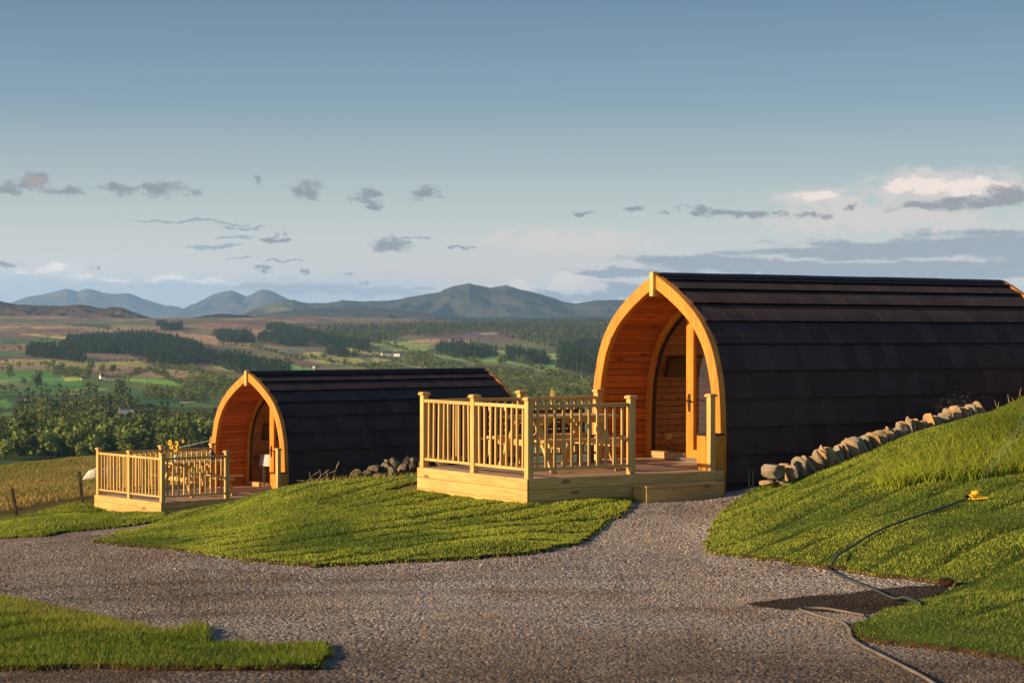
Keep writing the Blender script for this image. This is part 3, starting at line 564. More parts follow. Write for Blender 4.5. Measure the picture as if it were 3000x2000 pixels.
W_CON = [[(205,1000),(240,990),(300,987),(400,984),(440,983),(490,992),(530,1000),(585,1012),(600,1032),(700,1048),(860,1085),(850,1094),(760,1090),(700,1082),(640,1066),(600,1058),(560,1066),(510,1064),(440,1061),(440,1042),(380,1038),(300,1034),(240,1030),(190,1022),(170,1010)],
         [(85,1024),(110,1019),(165,1022),(258,1048),(240,1056),(160,1046),(88,1040)], [(470,953),(540,956),(545,967),(480,967)], [(638,979),(735,976),(735,997),(640,996)], [(768,981),(850,990),(905,1004),(903,1010),(840,1008),(770,994)],
         [(780,957),(830,956),(900,972),(1012,1001),(1020,1011),(960,1011),(870,987),(800,972)], [(1018,1000),(1078,1005),(1085,1026),(1028,1023)], [(1278,1012),(1340,1006),(1452,1030),(1455,1043),(1340,1040),(1280,1024)],
         [(1490,1026),(1560,1036),(1622,1056),(1560,1058),(1490,1046)], [(1640,1012),(1760,1002),(1770,1052),(1725,1085),(1640,1066)], [(948,1022),(1040,1034),(1000,1038),(950,1030)]]
wood_mass('conifer_plantation', 'dark green spruce plantations in blocks across the far hillside', W_CON, con, 8.5)
wood_mass('upland_forest', 'wide band of far forest on the rise below the mountains', [[(820,962),(900,966),(1000,958),(1100,952),(1200,946),(1500,943),(1780,938),(1800,966),(1560,968),(1440,963),(1200,977),(1100,1002),(1040,1004),(980,992)], [(1450,972),(1800,962),(1800,1008),(1640,1012),(1570,1000),(1500,985)]], con_s + bro_s, 15)
wood_mass('valley_woodland', 'mixed trees filling the middle of the valley', [[(1195,1018),(1240,1030),(1290,1050),(1350,1062),(1480,1068),(1560,1082),(1580,1092),(1640,1085),(1760,1100),(1780,1170),(1400,1170),(1395,1100),(1300,1085),(1200,1055)],
   [(1058,1062),(1110,1056),(1172,1057),(1182,1072),(1080,1078)], [(440,1062),(560,1068),(620,1090),(700,1110),(700,1128),(560,1085),(450,1070)], [(130,1072),(250,1078),(262,1100),(170,1096)], [(555,1103),(640,1110),(700,1120),(700,1150),(620,1130),(560,1118)], [(420,1128),(470,1132),(560,1145),(630,1150),(620,1160),(430,1156)]], bro_v, 10.5)
HL = [[(0,1088),(130,1074),(180,1090),(245,1110)], [(380,1112),(420,1098),(470,1086),(520,1078)], [(445,1094),(500,1118),(560,1144),(640,1164)], [(860,1048),(905,1050),(1000,1069),(1100,1082)], [(935,1026),(1010,1036),(1075,1052)], [(1100,1046),(1200,1072),(1300,1090)], [(790,1032),(850,1050),(900,1060)], [(1252,1034),(1350,1051),(1410,1068)],
      [(0,1150),(110,1158),(190,1163),(300,1148)], [(60,1130),(130,1140),(200,1145)], [(200,1062),(330,1064),(430,1070)], [(620,1030),(700,1042),(860,1072)], [(1070,1003),(1130,1012),(1200,1032)], [(1180,1035),(1225,1037),(1260,1048)], [(560,1136),(640,1142),(700,1150)], [(1480,1050),(1560,1078),(1620,1092)], [(0,1030),(90,1036),(170,1050)], [(270,968),(330,973),(400,976)], [(640,1012),(720,1020),(800,1034)], [(1300,1000),(1400,1012),(1500,1026)]]
HP = []
for L_ in HL:
    W = cast(L_, 500, 7600, 600)
    for p_, q_ in zip(W[:-1], W[1:]):
        n_ = max(2, int(np.linalg.norm(q_ - p_) / 7)); t_ = np.arange(n_)[:, None] / n_; HP.append(p_ + (q_ - p_) * t_ + rng.normal(0, 1.6, (n_, 3)) * [1, 1, 0])
HP = np.concatenate(HP); HP = HP[rng.random(len(HP)) < .72]; sx = np.array([(rng.uniform(-50, 1780), rng.uniform(985, 1165)) for _ in range(150)]); SC = cast(sx, 500, 7600, 400); HP = np.concatenate([HP, SC]); HP[:, 2] = G(HP[:, 0], HP[:, 1]) - .3
V, Fa, Cc = merge(hedge_t + bro_v[:1], HP, smin=.6, smax=1.7); tag(link('hedgerow_trees', mesh_np('hedgerow_trees', V, Fa, cols={'col': ('POINT', Cc)}), M['foliage']), 'hedge lines and scrub bushes between the fields across the valley', 'hedges', kind='stuff')
BW = [[(30,1165),(110,1150),(180,1158),(260,1142),(330,1135),(400,1142),(420,1156),(345,1166),(372,1184),(620,1187),(760,1190),(760,1352),(640,1352),(0,1400),(-200,1400),(-200,1225),(70,1225),(80,1204),(40,1198),(30,1180)]]
Pw = scatter([tuple(map(float, p)) for p in [(-160,1244),(70,1246),(90,1226),(60,1212),(50,1190),(110,1178),(180,1180),(260,1168),(330,1160),(400,1164),(420,1172),(355,1186),(380,1206),(620,1210),(800,1214),(800,1330),(700,1345),(-160,1345)]], 8.8)
Pw = Pw[(rng.random(len(Pw)) < .93)]
Pw = Pw[np.argsort(Pw[:, 1])]; pxw, pyw = project(Pw + [0, 0, 8]); hidden = (pxw > 640); near = np.nonzero(~hidden & (pxw > -30) & (pyw < 1352))[0][:200]
rest = np.setdiff1d(np.arange(len(Pw)), near); V, Fa, Cc = merge(bro_s + [con_s[0]], Pw[rest], smin=.6, smax=1.1); tag(link('broadleaf_wood', mesh_np('broadleaf_wood', V, Fa, cols={'col': ('POINT', Cc)}), M['foliage']), 'dense broadleaf wood on the valley floor below the left pasture', 'woodland', kind='stuff')
def obj_tree(name, proto, P, s, label, group=None, cat='tree'):
    V, Fa, C = proto
    me = V if isinstance(V, bpy.types.Mesh) else mesh_np(name, V, Fa, cols={'col': ('POINT', C)})
    o = link(name, me, None if isinstance(V, bpy.types.Mesh) else M['foliage']); o.location = P; o.scale = (s, s, s * random.uniform(.85, 1.15)); o.rotation_euler = (0, 0, random.uniform(0, 6.28)); return tag(o, label, cat, group)
tm = []
for i in range(14):
    f = .75 + .17 * (i % 7); V, Fa, C = broad_proto(100 + i, 10, 420, tuple(np.array((.05, .08, .018)) * f), tuple(np.array((.17, .20, .045)) * f)); me = mesh_np('broadleaf_tree', V, Fa, cols={'col': ('POINT', C)}); me.materials.append(M['foliage']); tm.append((me, None, None))
for i in near: obj_tree('broadleaf_tree', tm[int(rng.integers(14))], Pw[i], random.uniform(.7, 1.5), 'rounded olive green tree in the front rows of the near wood', 'trees in the front rows of the near wood')
for (px, py, s, lab) in [(268,1092,1.9,'tall dark round tree standing over the white farmhouse'), (497,1076,1.1,'small lone round tree in the tan field above the farmhouse'), (28,1115,1.7,'pale round tree at the left edge of the green field'), (108,1144,1.9,'dark tree at the lower corner of the green field'),
    (300,1100,1.4,'leafy tree just left of the white farmhouse gable'), (330,1100,1.5,'leafy tree just right of the white farmhouse'), (350,1150,1.5,'dark tree below the farmhouse track'), (352,1172,1.6,'pale green tree at the edge of the dark shaded meadow'), (255,1118,1.5,'bushy tree left of the farmhouse shed'), (1462,1068,1.5,'pair of field trees, the left one, in the pale green meadow'), (1478,1066,1.5,'pair of field trees, the right one, in the pale green meadow')]:
    w_ = cast([(px, py)], 500)[0]; obj_tree('field_tree', tm[int(rng.integers(14))], w_, s, lab)

# ------------------------------------------------------------------ far houses
def house(px, py, L, Wd, H, rz, label, wall=(.72, .70, .66), roofc=(.07, .065, .07), chim=True):
    p = cast([(px, py)], 500)[0]; e = empty('farmhouse' if L > 14 else 'cottage', p - np.array([0, 0, .5]), rz); tag(e, label, 'house', 'white houses across the valley')
    mw = plain('render_' + str(px), wall, .8, .1, var=.05); mr = plain('slate_' + str(px), roofc, .8)
    b = MB(); b.box(-L / 2, L / 2, -Wd / 2, Wd / 2, 0, H); b.add([(-L / 2, -Wd / 2, H), (-L / 2, Wd / 2, H), (-L / 2, 0, H + Wd * .42), (L / 2, -Wd / 2, H), (L / 2, Wd / 2, H), (L / 2, 0, H + Wd * .42)], [(0, 1, 2), (3, 5, 4), (0, 3, 4, 1)]); b.build('wall', mw, e)
    r = MB(); z = H + Wd * .42
    for s in (-1, 1): r.add([(-L / 2 - .3, s * (Wd / 2 + .3), H - .15), (L / 2 + .3, s * (Wd / 2 + .3), H - .15), (L / 2 + .3, 0, z + .12), (-L / 2 - .3, 0, z + .12), (-L / 2 - .3, s * (Wd / 2 + .3), H - .4), (L / 2 + .3, s * (Wd / 2 + .3), H - .4), (L / 2 + .3, 0, z - .1), (-L / 2 - .3, 0, z - .1)], [(0, 1, 2, 3), (4, 7, 6, 5), (0, 4, 5, 1), (1, 5, 6, 2), (0, 3, 7, 4)])
    ro = r.build('roof', mr, e)
    if chim:
        c = MB(); c.box(-L / 2 + .2, -L / 2 + 1.2, -.4, .4, z - .5, z + 1.1); c.build('chimney', mw, ro)
    n = max(2, int(L / 4))
    for i in range(n):
        wd = MB(); x = -L / 2 + (i + .5) * L / n; wd.box(x - .55, x + .55, -Wd / 2 - .06, -Wd / 2 + .1, 1.0, 2.3); wd.build('window', M['screen'], e)
    return e
house(305, 1117, 9, 7, 4.4, .5, 'white gabled farmhouse among trees above the near wood'); house(332, 1118, 18, 7, 3.4, .1, 'long low grey-white barn right of the white farmhouse', (.40, .42, .44)); house(246, 1117, 6, 5, 2.6, .3, 'small white shed left of the farmhouse trees')
house(72, 1182, 7, 5, 3.2, .2, 'white cottage among dark trees at the left edge', chim=False); house(84, 1182, 6, 4, 2.6, -.1, 'smaller white outbuilding beside the left edge cottage', chim=False)
house(370, 1248, 8, 7, 6.5, .4, 'pale blue-grey house half sunk in the near wood', (.42, .46, .50), (.30, .33, .36))
house(572, 1130, 6, 5, 3, .3, 'tiny white cottage above the orange bank'); house(1133, 1043, 16, 9, 4.5, .2, 'white farm cottage on the far green slope, left of two'); house(1166, 1045, 11, 9, 5, -.4, 'bright white gable on the far green slope, right of two')
house(1714, 1115, 9, 7, 4.5, .5, 'bright white house beside the near pod arch'); house(1733, 1116, 12, 7, 3.5, .1, 'row of white sheds beside the near pod arch', chim=False); house(1352, 1083, 10, 7, 3.5, .2, 'small cream cottage beyond the far pod ridge end', chim=False)

# ================================================================== PODS
B1 = dict(o=(.199, 26.161, -1.9), a=.991, W=2.767, L=3.118, px=3.344, pl=7.0)
B2 = dict(o=(-7.475, 43.54, -3.676), a=.853, W=2.826, L=3.16, px=3.344, pl=7.05)
VC = 1.663
PROF = [(1.49, -.32), (1.49, .1), (1.49, .40), (1.485, .63), (1.47, .9), (1.445, 1.15), (1.395, 1.36), (1.31, 1.62), (1.21, 1.80), (1.10, 1.95), (.97, 2.09), (.82, 2.215), (.64, 2.34), (.44, 2.46), (.22, 2.58), (0, 2.68)]
def resample(P, step):
    P = np.array(P, float); d = np.r_[0, np.cumsum(np.linalg.norm(np.diff(P, axis=0), axis=1))]; n = max(2, int(round(d[-1] / step)) + 1); t = np.linspace(0, d[-1], n); return np.column_stack([np.interp(t, d, P[:, 0]), np.interp(t, d, P[:, 1])]), t
PR, PT = resample(PROF, .04)
_k = np.ones(5) / 5; _s = PR.copy(); _s[2:-2, 0] = np.convolve(PR[:, 0], _k, 'valid'); _s[2:-2, 1] = np.convolve(PR[:, 1], _k, 'valid'); PR = _s
_t = np.gradient(PR, axis=0); _t /= np.linalg.norm(_t, axis=1)[:, None]; PN = np.column_stack([_t[:, 1], -_t[:, 0]])    # outward normals (right side, y positive)
def off(d):
    P = PR + PN * d; P = P[P[:, 0] >= -1e-6]
    if P[-1, 0] > 1e-3:   # carry on to the centre line
        a, b = P[-2], P[-1]; s = b - a; t = -b[0] / s[0] if s[0] < -1e-6 else 0; P = np.vstack([P, b + s * min(t, 50)])
    else: P[-1, 0] = 0
    return P
def zin(y, d):   # height of the curve at half width |y|
    P = off(d); return float(np.interp(-abs(y), -P[:, 0], P[:, 1]))
def arch_ring(mb, x0, x1, d0, d1, side, tint=None, zmin=None, ycut=0.0):
    A, _ = resample(off(d0), .08); n = len(A); Bq = resample(off(d1), .01)[0]; ix = np.linspace(0, len(Bq) - 1, n).round().astype(int); Bq = Bq[ix]
    if zmin is not None: A[:, 1] = np.maximum(A[:, 1], zmin); Bq[:, 1] = np.maximum(Bq[:, 1], zmin)
    A[:, 0] = np.maximum(A[:, 0], ycut); Bq[:, 0] = np.maximum(Bq[:, 0], ycut)
    V = []
    for (yo, zo), (yi, zi) in zip(A, Bq): V += [(x0, side * yo, zo), (x0, side * yi, zi), (x1, side * yo, zo), (x1, side * yi, zi)]
    Fs = []
    for i in range(n - 1):
        a = 4 * i; b = a + 4; Fs += [(a, b, b + 1, a + 1), (a + 2, a + 3, b + 3, b + 2), (a, a + 2, b + 2, b), (a + 1, b + 1, b + 3, a + 3)]
    Fs += [(0, 1, 3, 2), (4 * n - 4, 4 * n - 2, 4 * n - 1, 4 * n - 3)]; mb.add(V, Fs, tint)
def planks(mb, x0, x1, d, w=.098, th=.014, zmin=-.02, ends=0):
    P, T = resample(off(d), .02); 
    for side in (-1, 1):
        s = 0.0
        while s < T[-1] - .03:
            e = min(s + w, T[-1]); a = np.array([np.interp(s + .0025, T, P[:, 0]), np.interp(s + .0025, T, P[:, 1])]); b = np.array([np.interp(e - .0025, T, P[:, 0]), np.interp(e - .0025, T, P[:, 1])]); s = e
            if b[1] < zmin: continue
            if a[1] < zmin: a[1] = zmin
            t = (b - a) / np.linalg.norm(b - a); n = np.array([t[1], -t[0]]); ai, bi = a - n * th, b - n * th; c = .003 * t
            V = [(x, side * p[0], p[1]) for x in (x0, x1) for p in (a, b, bi - c, ai + c)]
            mb.add(V, [(0, 1, 2, 3), (4, 7, 6, 5), (0, 4, 5, 1), (1, 5, 6, 2), (2, 6, 7, 3), (3, 7, 4, 0)])
def pod(B, label, table=False):
    ax = math.pi / 2 - B['a']; O = Vector(B['o']); D = Vector((math.sin(B['a']), math.cos(B['a']), 0)); E_ = Vector((-math.cos(B['a']), math.sin(B['a']), 0))
    e = empty('glamping_pod', O + D * B['px'] + E_ * VC, ax); tag(e, label, 'pod', 'timber camping pods with curved tiled roofs'); Lp = B['pl']
    for side in (-1, 1):
        b = MB(); arch_ring(b, -.06, .05, .035, -.145, side, .5, ycut=.03); o = b.build('arch_beam', M['arch'], e, .006)
        b = MB(); arch_ring(b, Lp, Lp + .1, .05, -.14, side, .45, ycut=.0); b.build('rear_arch_beam', M['arch'], e)
    b = MB(); b.box(-.11, .03, -.042, .042, 2.40, 2.745, .8); b.add([(-.11, -.042, 2.745), (.03, -.042, 2.745), (.03, .042, 2.745), (-.11, .042, 2.745), (-.04, 0, 2.765)], [(0, 1, 4), (1, 2, 4), (2, 3, 4), (3, 0, 4)], .8); b.build('king_post', M['pineZ'], e, .006)
    # structure under the tiles
    P, _ = resample(off(-.03), .1); Pi, _ = resample(off(-.11), .1); V = []; Fs = []; b = MB()
    for side in (-1, 1):
        for x in (.05, Lp):
            V += [(x, side * p[0], p[1]) for p in P]
        n = len(P); o_ = 0 if side < 0 else 2 * n; Fs += [(o_ + i, o_ + i + 1, o_ + n + i + 1, o_ + n + i) for i in range(n - 1)]
    b.add(V, Fs, .5); b.build('roof_deck', M['soffit'], e)
    # tiles: each a slab with its own tint, lower edge standing proud
    P, T = resample(off(0), .01); s0 = float(np.interp(.19, P[:, 1], T)); b = MB(); tw = .268; ex = .385; sgr = np.arange(s0 - ex * 2, T[-1] - .05, ex)
    for side in (-1, 1):
        for ri, s in enumerate(sgr):
            sa = max(s, 0); sb = min(s + ex + .02, T[-1] - .02)
            if sb - sa < .05: continue
            pts = [np.array([np.interp(q_, T, P[:, 0]), np.interp(q_, T, P[:, 1])]) for q_ in np.linspace(sa, sb, 4)]; tg = pts[-1] - pts[0]; tg /= np.linalg.norm(tg); nn = np.array([tg[1], -tg[0]])
            top = [p + nn * h for p, h in zip(pts, (.052, .040, .026, .012))]; low = pts[0] + nn * .006 + tg * .05; x = .05 + (-.13 if ri % 2 else -.04) - tw
            while x < Lp:
                x0 = max(x, .05); x1 = min(x + tw - .0025, Lp)
                if x1 - x0 > .01:
                    j = random.uniform(-.002, .004); V = []
                    for xx in (x0, x1):
                        for k_, p in enumerate(top): q_ = p + nn * (j if k_ < 2 else 0); V.append((xx, side * q_[0], q_[1]))
                        V.append((xx, side * low[0], low[1]))
                    b.add(V, [(0, 1, 6, 5), (1, 2, 7, 6), (2, 3, 8, 7), (0, 5, 9, 4), (0, 4, 3, 2, 1), (5, 6, 7, 8, 9)], random.betavariate(2, 2))
                x += tw
    b.build('tiled_roof', M['tile'], e)
    b = MB(); z0 = 2.665
    for i in range(5):
        xa = .0 + i * (Lp - .02) / 5; xb = .0 + (i + 1) * (Lp - .02) / 5 + .03; r = .082 + (.003 if i % 2 else 0); V = []
        for x in (xa, xb):
            for k_ in range(9): t = math.pi * (k_ / 8 * 1.16 - .08); V.append((x, r * math.cos(t), z0 + r * math.sin(t)))
        b.add(V, [(k_, k_ + 1, 10 + k_, 9 + k_) for k_ in range(8)] + [tuple(range(9)), tuple(range(17, 8, -1))], .5)
    for s in (-1, 1): b.beam((.03, s * .13, 2.615), (Lp, s * .13, 2.615), .16, .03, (0, -s * .62, 1), .4)
    b.build('ridge_cap', M['ridge'], e)
    # porch and room linings
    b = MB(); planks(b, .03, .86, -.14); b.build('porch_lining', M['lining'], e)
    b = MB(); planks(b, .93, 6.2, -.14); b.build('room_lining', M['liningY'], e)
    b = MB(); y = -1.36
    while y < 1.36: b.box(.0, 6.2, y, min(y + .14, 1.36), -.035, -.006); y += .145
    b.build('floor', M['deck'], e)
    xd = .85
    for side in (-1, 1):
        b = MB(); arch_ring(b, xd - .05, xd + .07, -.145, -.245, side, .6); b.build('door_frame', M['arch'], e)
        b = MB(); arch_ring(b, xd + .0, xd + .04, -.247, -.285, side, .5); b.build('seal', M['black'], e)
    b = MB(); b.box(xd - .06, xd + .07, .37, 1.22, -.0, .10, .6); b.box(xd - .06, xd + .07, -1.22, -.62, 0, .10, .6); b.build('bottom_rail', M['liningY'], e, .004)
    b = MB(); b.box(xd - .16, xd - .03, -.62, .40, -.005, .045, .4); b.build('threshold', M['metal'], e)
    def pane(y0, y1, z0, d):
        ys = np.linspace(y0, y1, 14); V = [(xd + .02, y0, z0), (xd + .02, y1, z0)] + [(xd + .02, y, max(zin(y, d), z0 + .01)) for y in ys[::-1]]; q_ = MB(); q_.add(V, [tuple(range(len(V)))], .5); return q_
    pane(.37, 1.205, .1, -.28).build('window_pane', M['glass'], e); pane(-1.205, -.62, .1, -.28).build('window_pane', M['glass'], e)
    # door leaf: two stiles, rail, pane, handle
    b = MB(); ztop = zin(.37, -.26)
    def stile(y0, y1): b.add([(x, y, z) for x in (xd - .035, xd + .035) for (y, z) in ((y0, .04), (y1, .04), (y1, zin(y1, -.26)), (y0, zin(y0, -.26)))], [(0, 1, 2, 3), (4, 7, 6, 5), (0, 4, 5, 1), (1, 5, 6, 2), (2, 6, 7, 3), (3, 7, 4, 0)], .7)
    stile(.19, .36); stile(-.62, -.50); b.box(xd - .034, xd + .034, -.50, .19, .04, .16, .6); dr = b.build('door', M['arch'], e, .004)
    pn = pane(-.50, .19, .16, -.26); pn.build('door_pane', M['glass'], dr)
    b = MB(); b.box(xd - .05, xd - .036, .255, .295, .72, .98, .5); b.tube([(xd - .04, .275, .88), (xd - .10, .275, .88), (xd - .105, .15, .88)], .011, 8); b.build('handle', M['black'], dr)
    b = MB(); b.box(xd + .6, xd + .61, .6, .62, .9, .92); 
    # inner end wall of the room
    b = MB(); z = -.02
    while z < 2.4:
        z1 = min(z + .118, 2.4); yy = min(1.34, max(.05, max([y for y in np.linspace(0, 1.35, 60) if zin(y, -.14) > z1] or [.05]))); b.box(3.6, 3.63, -yy, yy, z + .002, z1); z += .12
    b.build('partition_wall', M['liningY'], e)
    # small built-in cupboard at the right of the porch
    sb = empty('storage_box', O + D * (B['px'] - .17) + E_ * .225, ax); tag(sb, 'orange timber box with a dark lid beside the doorway of the ' + ('near' if B is B1 else 'far') + ' pod', 'box')
    b = MB(); b.box(-.16, .16, -.10, .10, .0, .47, .55); b.build('box_body', M['arch'], sb, .006)
    b = MB(); b.box(-.17, .17, -.11, .11, .472, .50, .5); b.build('lid', M['black'], sb)
    b = MB(); b.box(.06, Lp, -1.52, -1.44, -.45, -.24, .4); b.box(.06, Lp, 1.44, 1.52, -.45, -.24, .4); b.build('base_board', M['benchwood'], e)
    return e
pod1 = pod(B1, 'near large camping pod beside the stone wall, dark tiled curved roof and orange timber arch')
pod2 = pod(B2, 'far smaller looking camping pod at left, lower down behind the grass bank')
def loc(B, u, v, w): return Vector(B['o']) + Vector((math.sin(B['a']), math.cos(B['a']), 0)) * u + Vector((-math.cos(B['a']), math.sin(B['a']), 0)) * v + Vector((0, 0, w))
ANG = lambda B: math.pi / 2 - B['a']

# ================================================================== DECKS
def deck(B, label, boards):
    e = empty('timber_deck', B['o'], ANG(B)); tag(e, label, 'deck', 'pine decks with spindle railings in front of the pods'); W, L = B['W'], B['px'] - .09
    b = MB(); v = .0
    while v < W - .01:
        v1 = min(v + .14, W); b.box(.024, L, v + .024 if v == 0 else v, v1, -.03, .0); v += .146
    b.build('deck_boards', M['deck'], e, .003)
    for (nm, f) in (('x', 'front'), ('a', 'near'), ('b', 'back')):
        b = MB(); z = -.004
        for i in range(boards):
            z1 = z - (.152 if i else .137)
            if f == 'front': b.box(-.004, .024, -.004, W, z1 + .004, z)
            elif f == 'near': b.box(.0, L - .02, -.024 + .02, .024, z1 + .004, z)
            else: b.box(.0, L - .02, W - .024, W + .004, z1 + .004, z)
            z = z1
        b.build('fascia', M['pineY'] if f == 'front' else M['pineX'], e, .003)
    s = .045; u3, um = 1.70, 1.685
    P = [(.07, .07), (.07, W / 2), (.07, W - .07), (um, W - .07), (3.05, W - .07), (u3, .07), (3.06, .07)]
    for (u, v) in P:
        b = MB(); b.box(u - s, u + s, v - s, v + s, .0, 1.005, random.uniform(.3, .8)); po = b.build('post', M['pineZ'], e, .005)
        b = MB(); c = s + .022; b.box(u - c, u + c, v - c, v + c, 1.005, 1.03, .6)
        b.add([(u - c, v - c, 1.03), (u + c, v - c, 1.03), (u + c, v + c, 1.03), (u - c, v + c, 1.03), (u - .05, v - .05, 1.048), (u + .05, v - .05, 1.048), (u + .05, v + .05, 1.048), (u - .05, v + .05, 1.048)], [(0, 1, 5, 4), (1, 2, 6, 5), (2, 3, 7, 6), (3, 0, 4, 7), (4, 5, 6, 7)], .6); b.build('post_cap', M['pineX'], po, .004)
    bal = []
    for k in range(4):
        b = MB(); h = .016; b.box(-h, h, -h, h, .135, .90, k / 3.); bal.append(b.build('baluster', M['pineZ'], None, .004).data)
    for o in [o for o in COL.objects if o.name.startswith('baluster') and o.parent is None]: bpy.data.objects.remove(o)
    def run(a, c, n):
        a = Vector((*a, 0)); c = Vector((*c, 0)); d = (c - a).normalized(); p, q_ = a + d * s, c - d * s; ax = abs(d.x) > .5; mt = M['pineX'] if ax else M['pineY']
        for nm, z, hh in (('handrail', .925, .045), ('bottom_rail', .115, .036)):
            b = MB(); w_ = .032 if nm == 'handrail' else .022
            if ax: b.box(p.x, q_.x, p.y - w_, p.y + w_, z - hh / 2, z + hh / 2)
            else: b.box(p.x - w_, p.x + w_, min(p.y, q_.y), max(p.y, q_.y), z - hh / 2, z + hh / 2)
            b.build(nm, mt, e, .004)
        for i in range(n):
            pt = a + (c - a) * (i + 1) / (n + 1); o = link('baluster', random.choice(bal), None, e); o.location = (pt.x + random.uniform(-.003, .003), pt.y + random.uniform(-.003, .003), 0); o.rotation_euler = (random.uniform(-.008, .008), random.uniform(-.008, .008), random.choice((0, math.pi / 2, math.pi)))
    run(P[0], P[1], 9); run(P[1], P[2], 9); run(P[0], P[5], 11); run(P[2], P[3], 11); run(P[3], P[4], 9)
    return e
deck(B1, 'near pine deck with spindle railing in front of the large near pod', 4)
deck(B2, 'far pine deck with spindle railing at left, in front of the far pod', 5)
b = MB(); b.box(1.66, 2.97, -.33, -.03, -.45, -.165, .4); b.box(1.65, 2.98, -.34, -.02, -.163, -.135, .6)
st = b.build('deck_step', M['pineX'], None, .006); st.location = B1['o']; st.rotation_euler = (0, 0, ANG(B1)); tag(st, 'single timber step below the opening of the near deck', 'step')

# picnic tables
def picnic(B, u, v, label, rot=0.0, Lx=1.5):
    e = empty('picnic_table', loc(B, u, v, .0), ANG(B) + rot); tag(e, label, 'picnic table', 'picnic tables standing on the decks')
    b = MB()
    for i in range(5): b.box(-Lx / 2, Lx / 2, -.36 + i * .145, -.36 + i * .145 + .135, .715, .75)
    b.build('tabletop', M['pineX'], e, .003)
    for s in (-1, 1):
        b = MB()
        for k in (0, 1): b.box(-Lx / 2, Lx / 2, s * .62 - .14 + k * .145, s * .62 - .14 + k * .145 + .135, .415, .45)
        b.build('seat', M['pineX'], e, .003)
        for t in (-1, 1):
            b = MB(); x = t * (Lx / 2 - .22); b.beam((x, s * .66, .0), (x, s * .20, .714), .04, .09, (1, 0, 0)); b.build('leg', M['pineZ'], e)
        b = MB(); x = s * (Lx / 2 - .26); b.box(x - .02, x + .02, -.76, .76, .33, .413); b.box(x - .019, x + .019, -.35, .35, .64, .713); b.build('cross_beam', M['pineY'], e)
        b = MB(); b.beam((s * .12, 0, .70), (s * (Lx / 2 - .26), 0, .37), .04, .07); b.build('brace', M['pineX'], e)
    return e
picnic(B1, 1.42, 1.35, 'picnic table seen through the railings of the near deck'); picnic(B2, 1.75, 1.35, 'picnic table with a vase of sunflowers on the far deck')
e = empty('slatted_bench', loc(B1, 1.75, 2.38, 0), ANG(B1)); tag(e, 'brown slatted bench against the back railing of the near deck', 'bench')
for k in range(4): b = MB(); b.box(-.95, .95, .16, .185, .40 + k * .095, .485 + k * .095); b.build('back_slat', M['benchwood'], e, .003)
for k in range(3): b = MB(); b.box(-.95, .95, -.18 + k * .11, -.08 + k * .11, .38, .405); b.build('seat_slat', M['benchwood'], e, .003)
for s in (-.85, .85):
    for y in (-.14, .15): b = MB(); b.box(s - .03, s + .03, y - .03, y + .03, 0, .38 if y < 0 else .80); b.build('leg', M['benchwood'], e)
# vase of sunflowers and a jug on the far table
e = empty('flower_vase', loc(B2, 1.25, 1.45, .75), 0.3); e.scale = (.62, .62, .82); tag(e, 'vase of yellow sunflowers on the far picnic table', 'vase')
b = MB(); b.lathe([(0, 0), (.05, .0), (.065, .05), (.06, .12), (.04, .17), (.045, .2), (.04, .2), (.03, .16), (0, .16)], n=18); b.build('vase', M['white'], e, smooth=True)
for i, (dx, dz, r) in enumerate([(-.22, .40, .075), (-.16, .30, .07), (.02, .36, .085), (.0, .22, .075), (.10, .47, .03), (.28, .44, .045), (-.06, .50, .03), (.20, .50, .03)]):
    h = MB(); tip = Vector((dx * .9, -.02 * i, .12 + dz)); h.tube([(0, 0, .1), (dx * .25, 0, .1 + dz * .55), (dx * .7, -.01, .12 + dz * .95), tip], .007, 6); h.build('stem', M['stem'], e)
    if r > .04:
        b = MB(); n = Vector((-.5, -.8, .15)).normalized(); a = n.cross(Vector((0, 0, 1))).normalized(); c = n.cross(a)
        for k in range(15):
            t = 2 * math.pi * k / 15; d = a * math.cos(t) + c * math.sin(t); p_ = a * -math.sin(t) + c * math.cos(t); b.add([tip + d * r * .3 - p_ * r * .12, tip + d * r * .75 - p_ * r * .17 + n * .012, tip + d * r * 1.25, tip + d * r * .75 + p_ * r * .17 + n * .012, tip + d * r * .3 + p_ * r * .12], [(0, 1, 2, 3, 4)])
        fl = b.build('flower_head', M['petal'], e)
        b = MB(); b.lathe([(0, .012), (r * .3, .008), (r * .38, 0)], n=12); ce = b.build('flower_centre', M['seed'], fl); ce.rotation_euler = n.to_track_quat('Z', 'Y').to_euler(); ce.location = tip + n * .008
e = empty('lidded_jar', loc(B2, 2.15, 1.35, .75)); tag(e, 'dark blue round jar at the pod end of the far picnic table', 'jar')  # a dark blue jar with a lid, no lamp
b = MB(); b.lathe([(0, 0), (.05, 0), (.075, .05), (.08, .1), (.06, .15), (.045, .165), (.045, .18), (0, .18)], n=18); b.build('jar_body', M['darkblue'], e, smooth=True)
b = MB(); b.lathe([(0, .2), (.03, .2), (.05, .185), (.05, .178)], n=16); b.build('lid', M['black'], e, smooth=True)

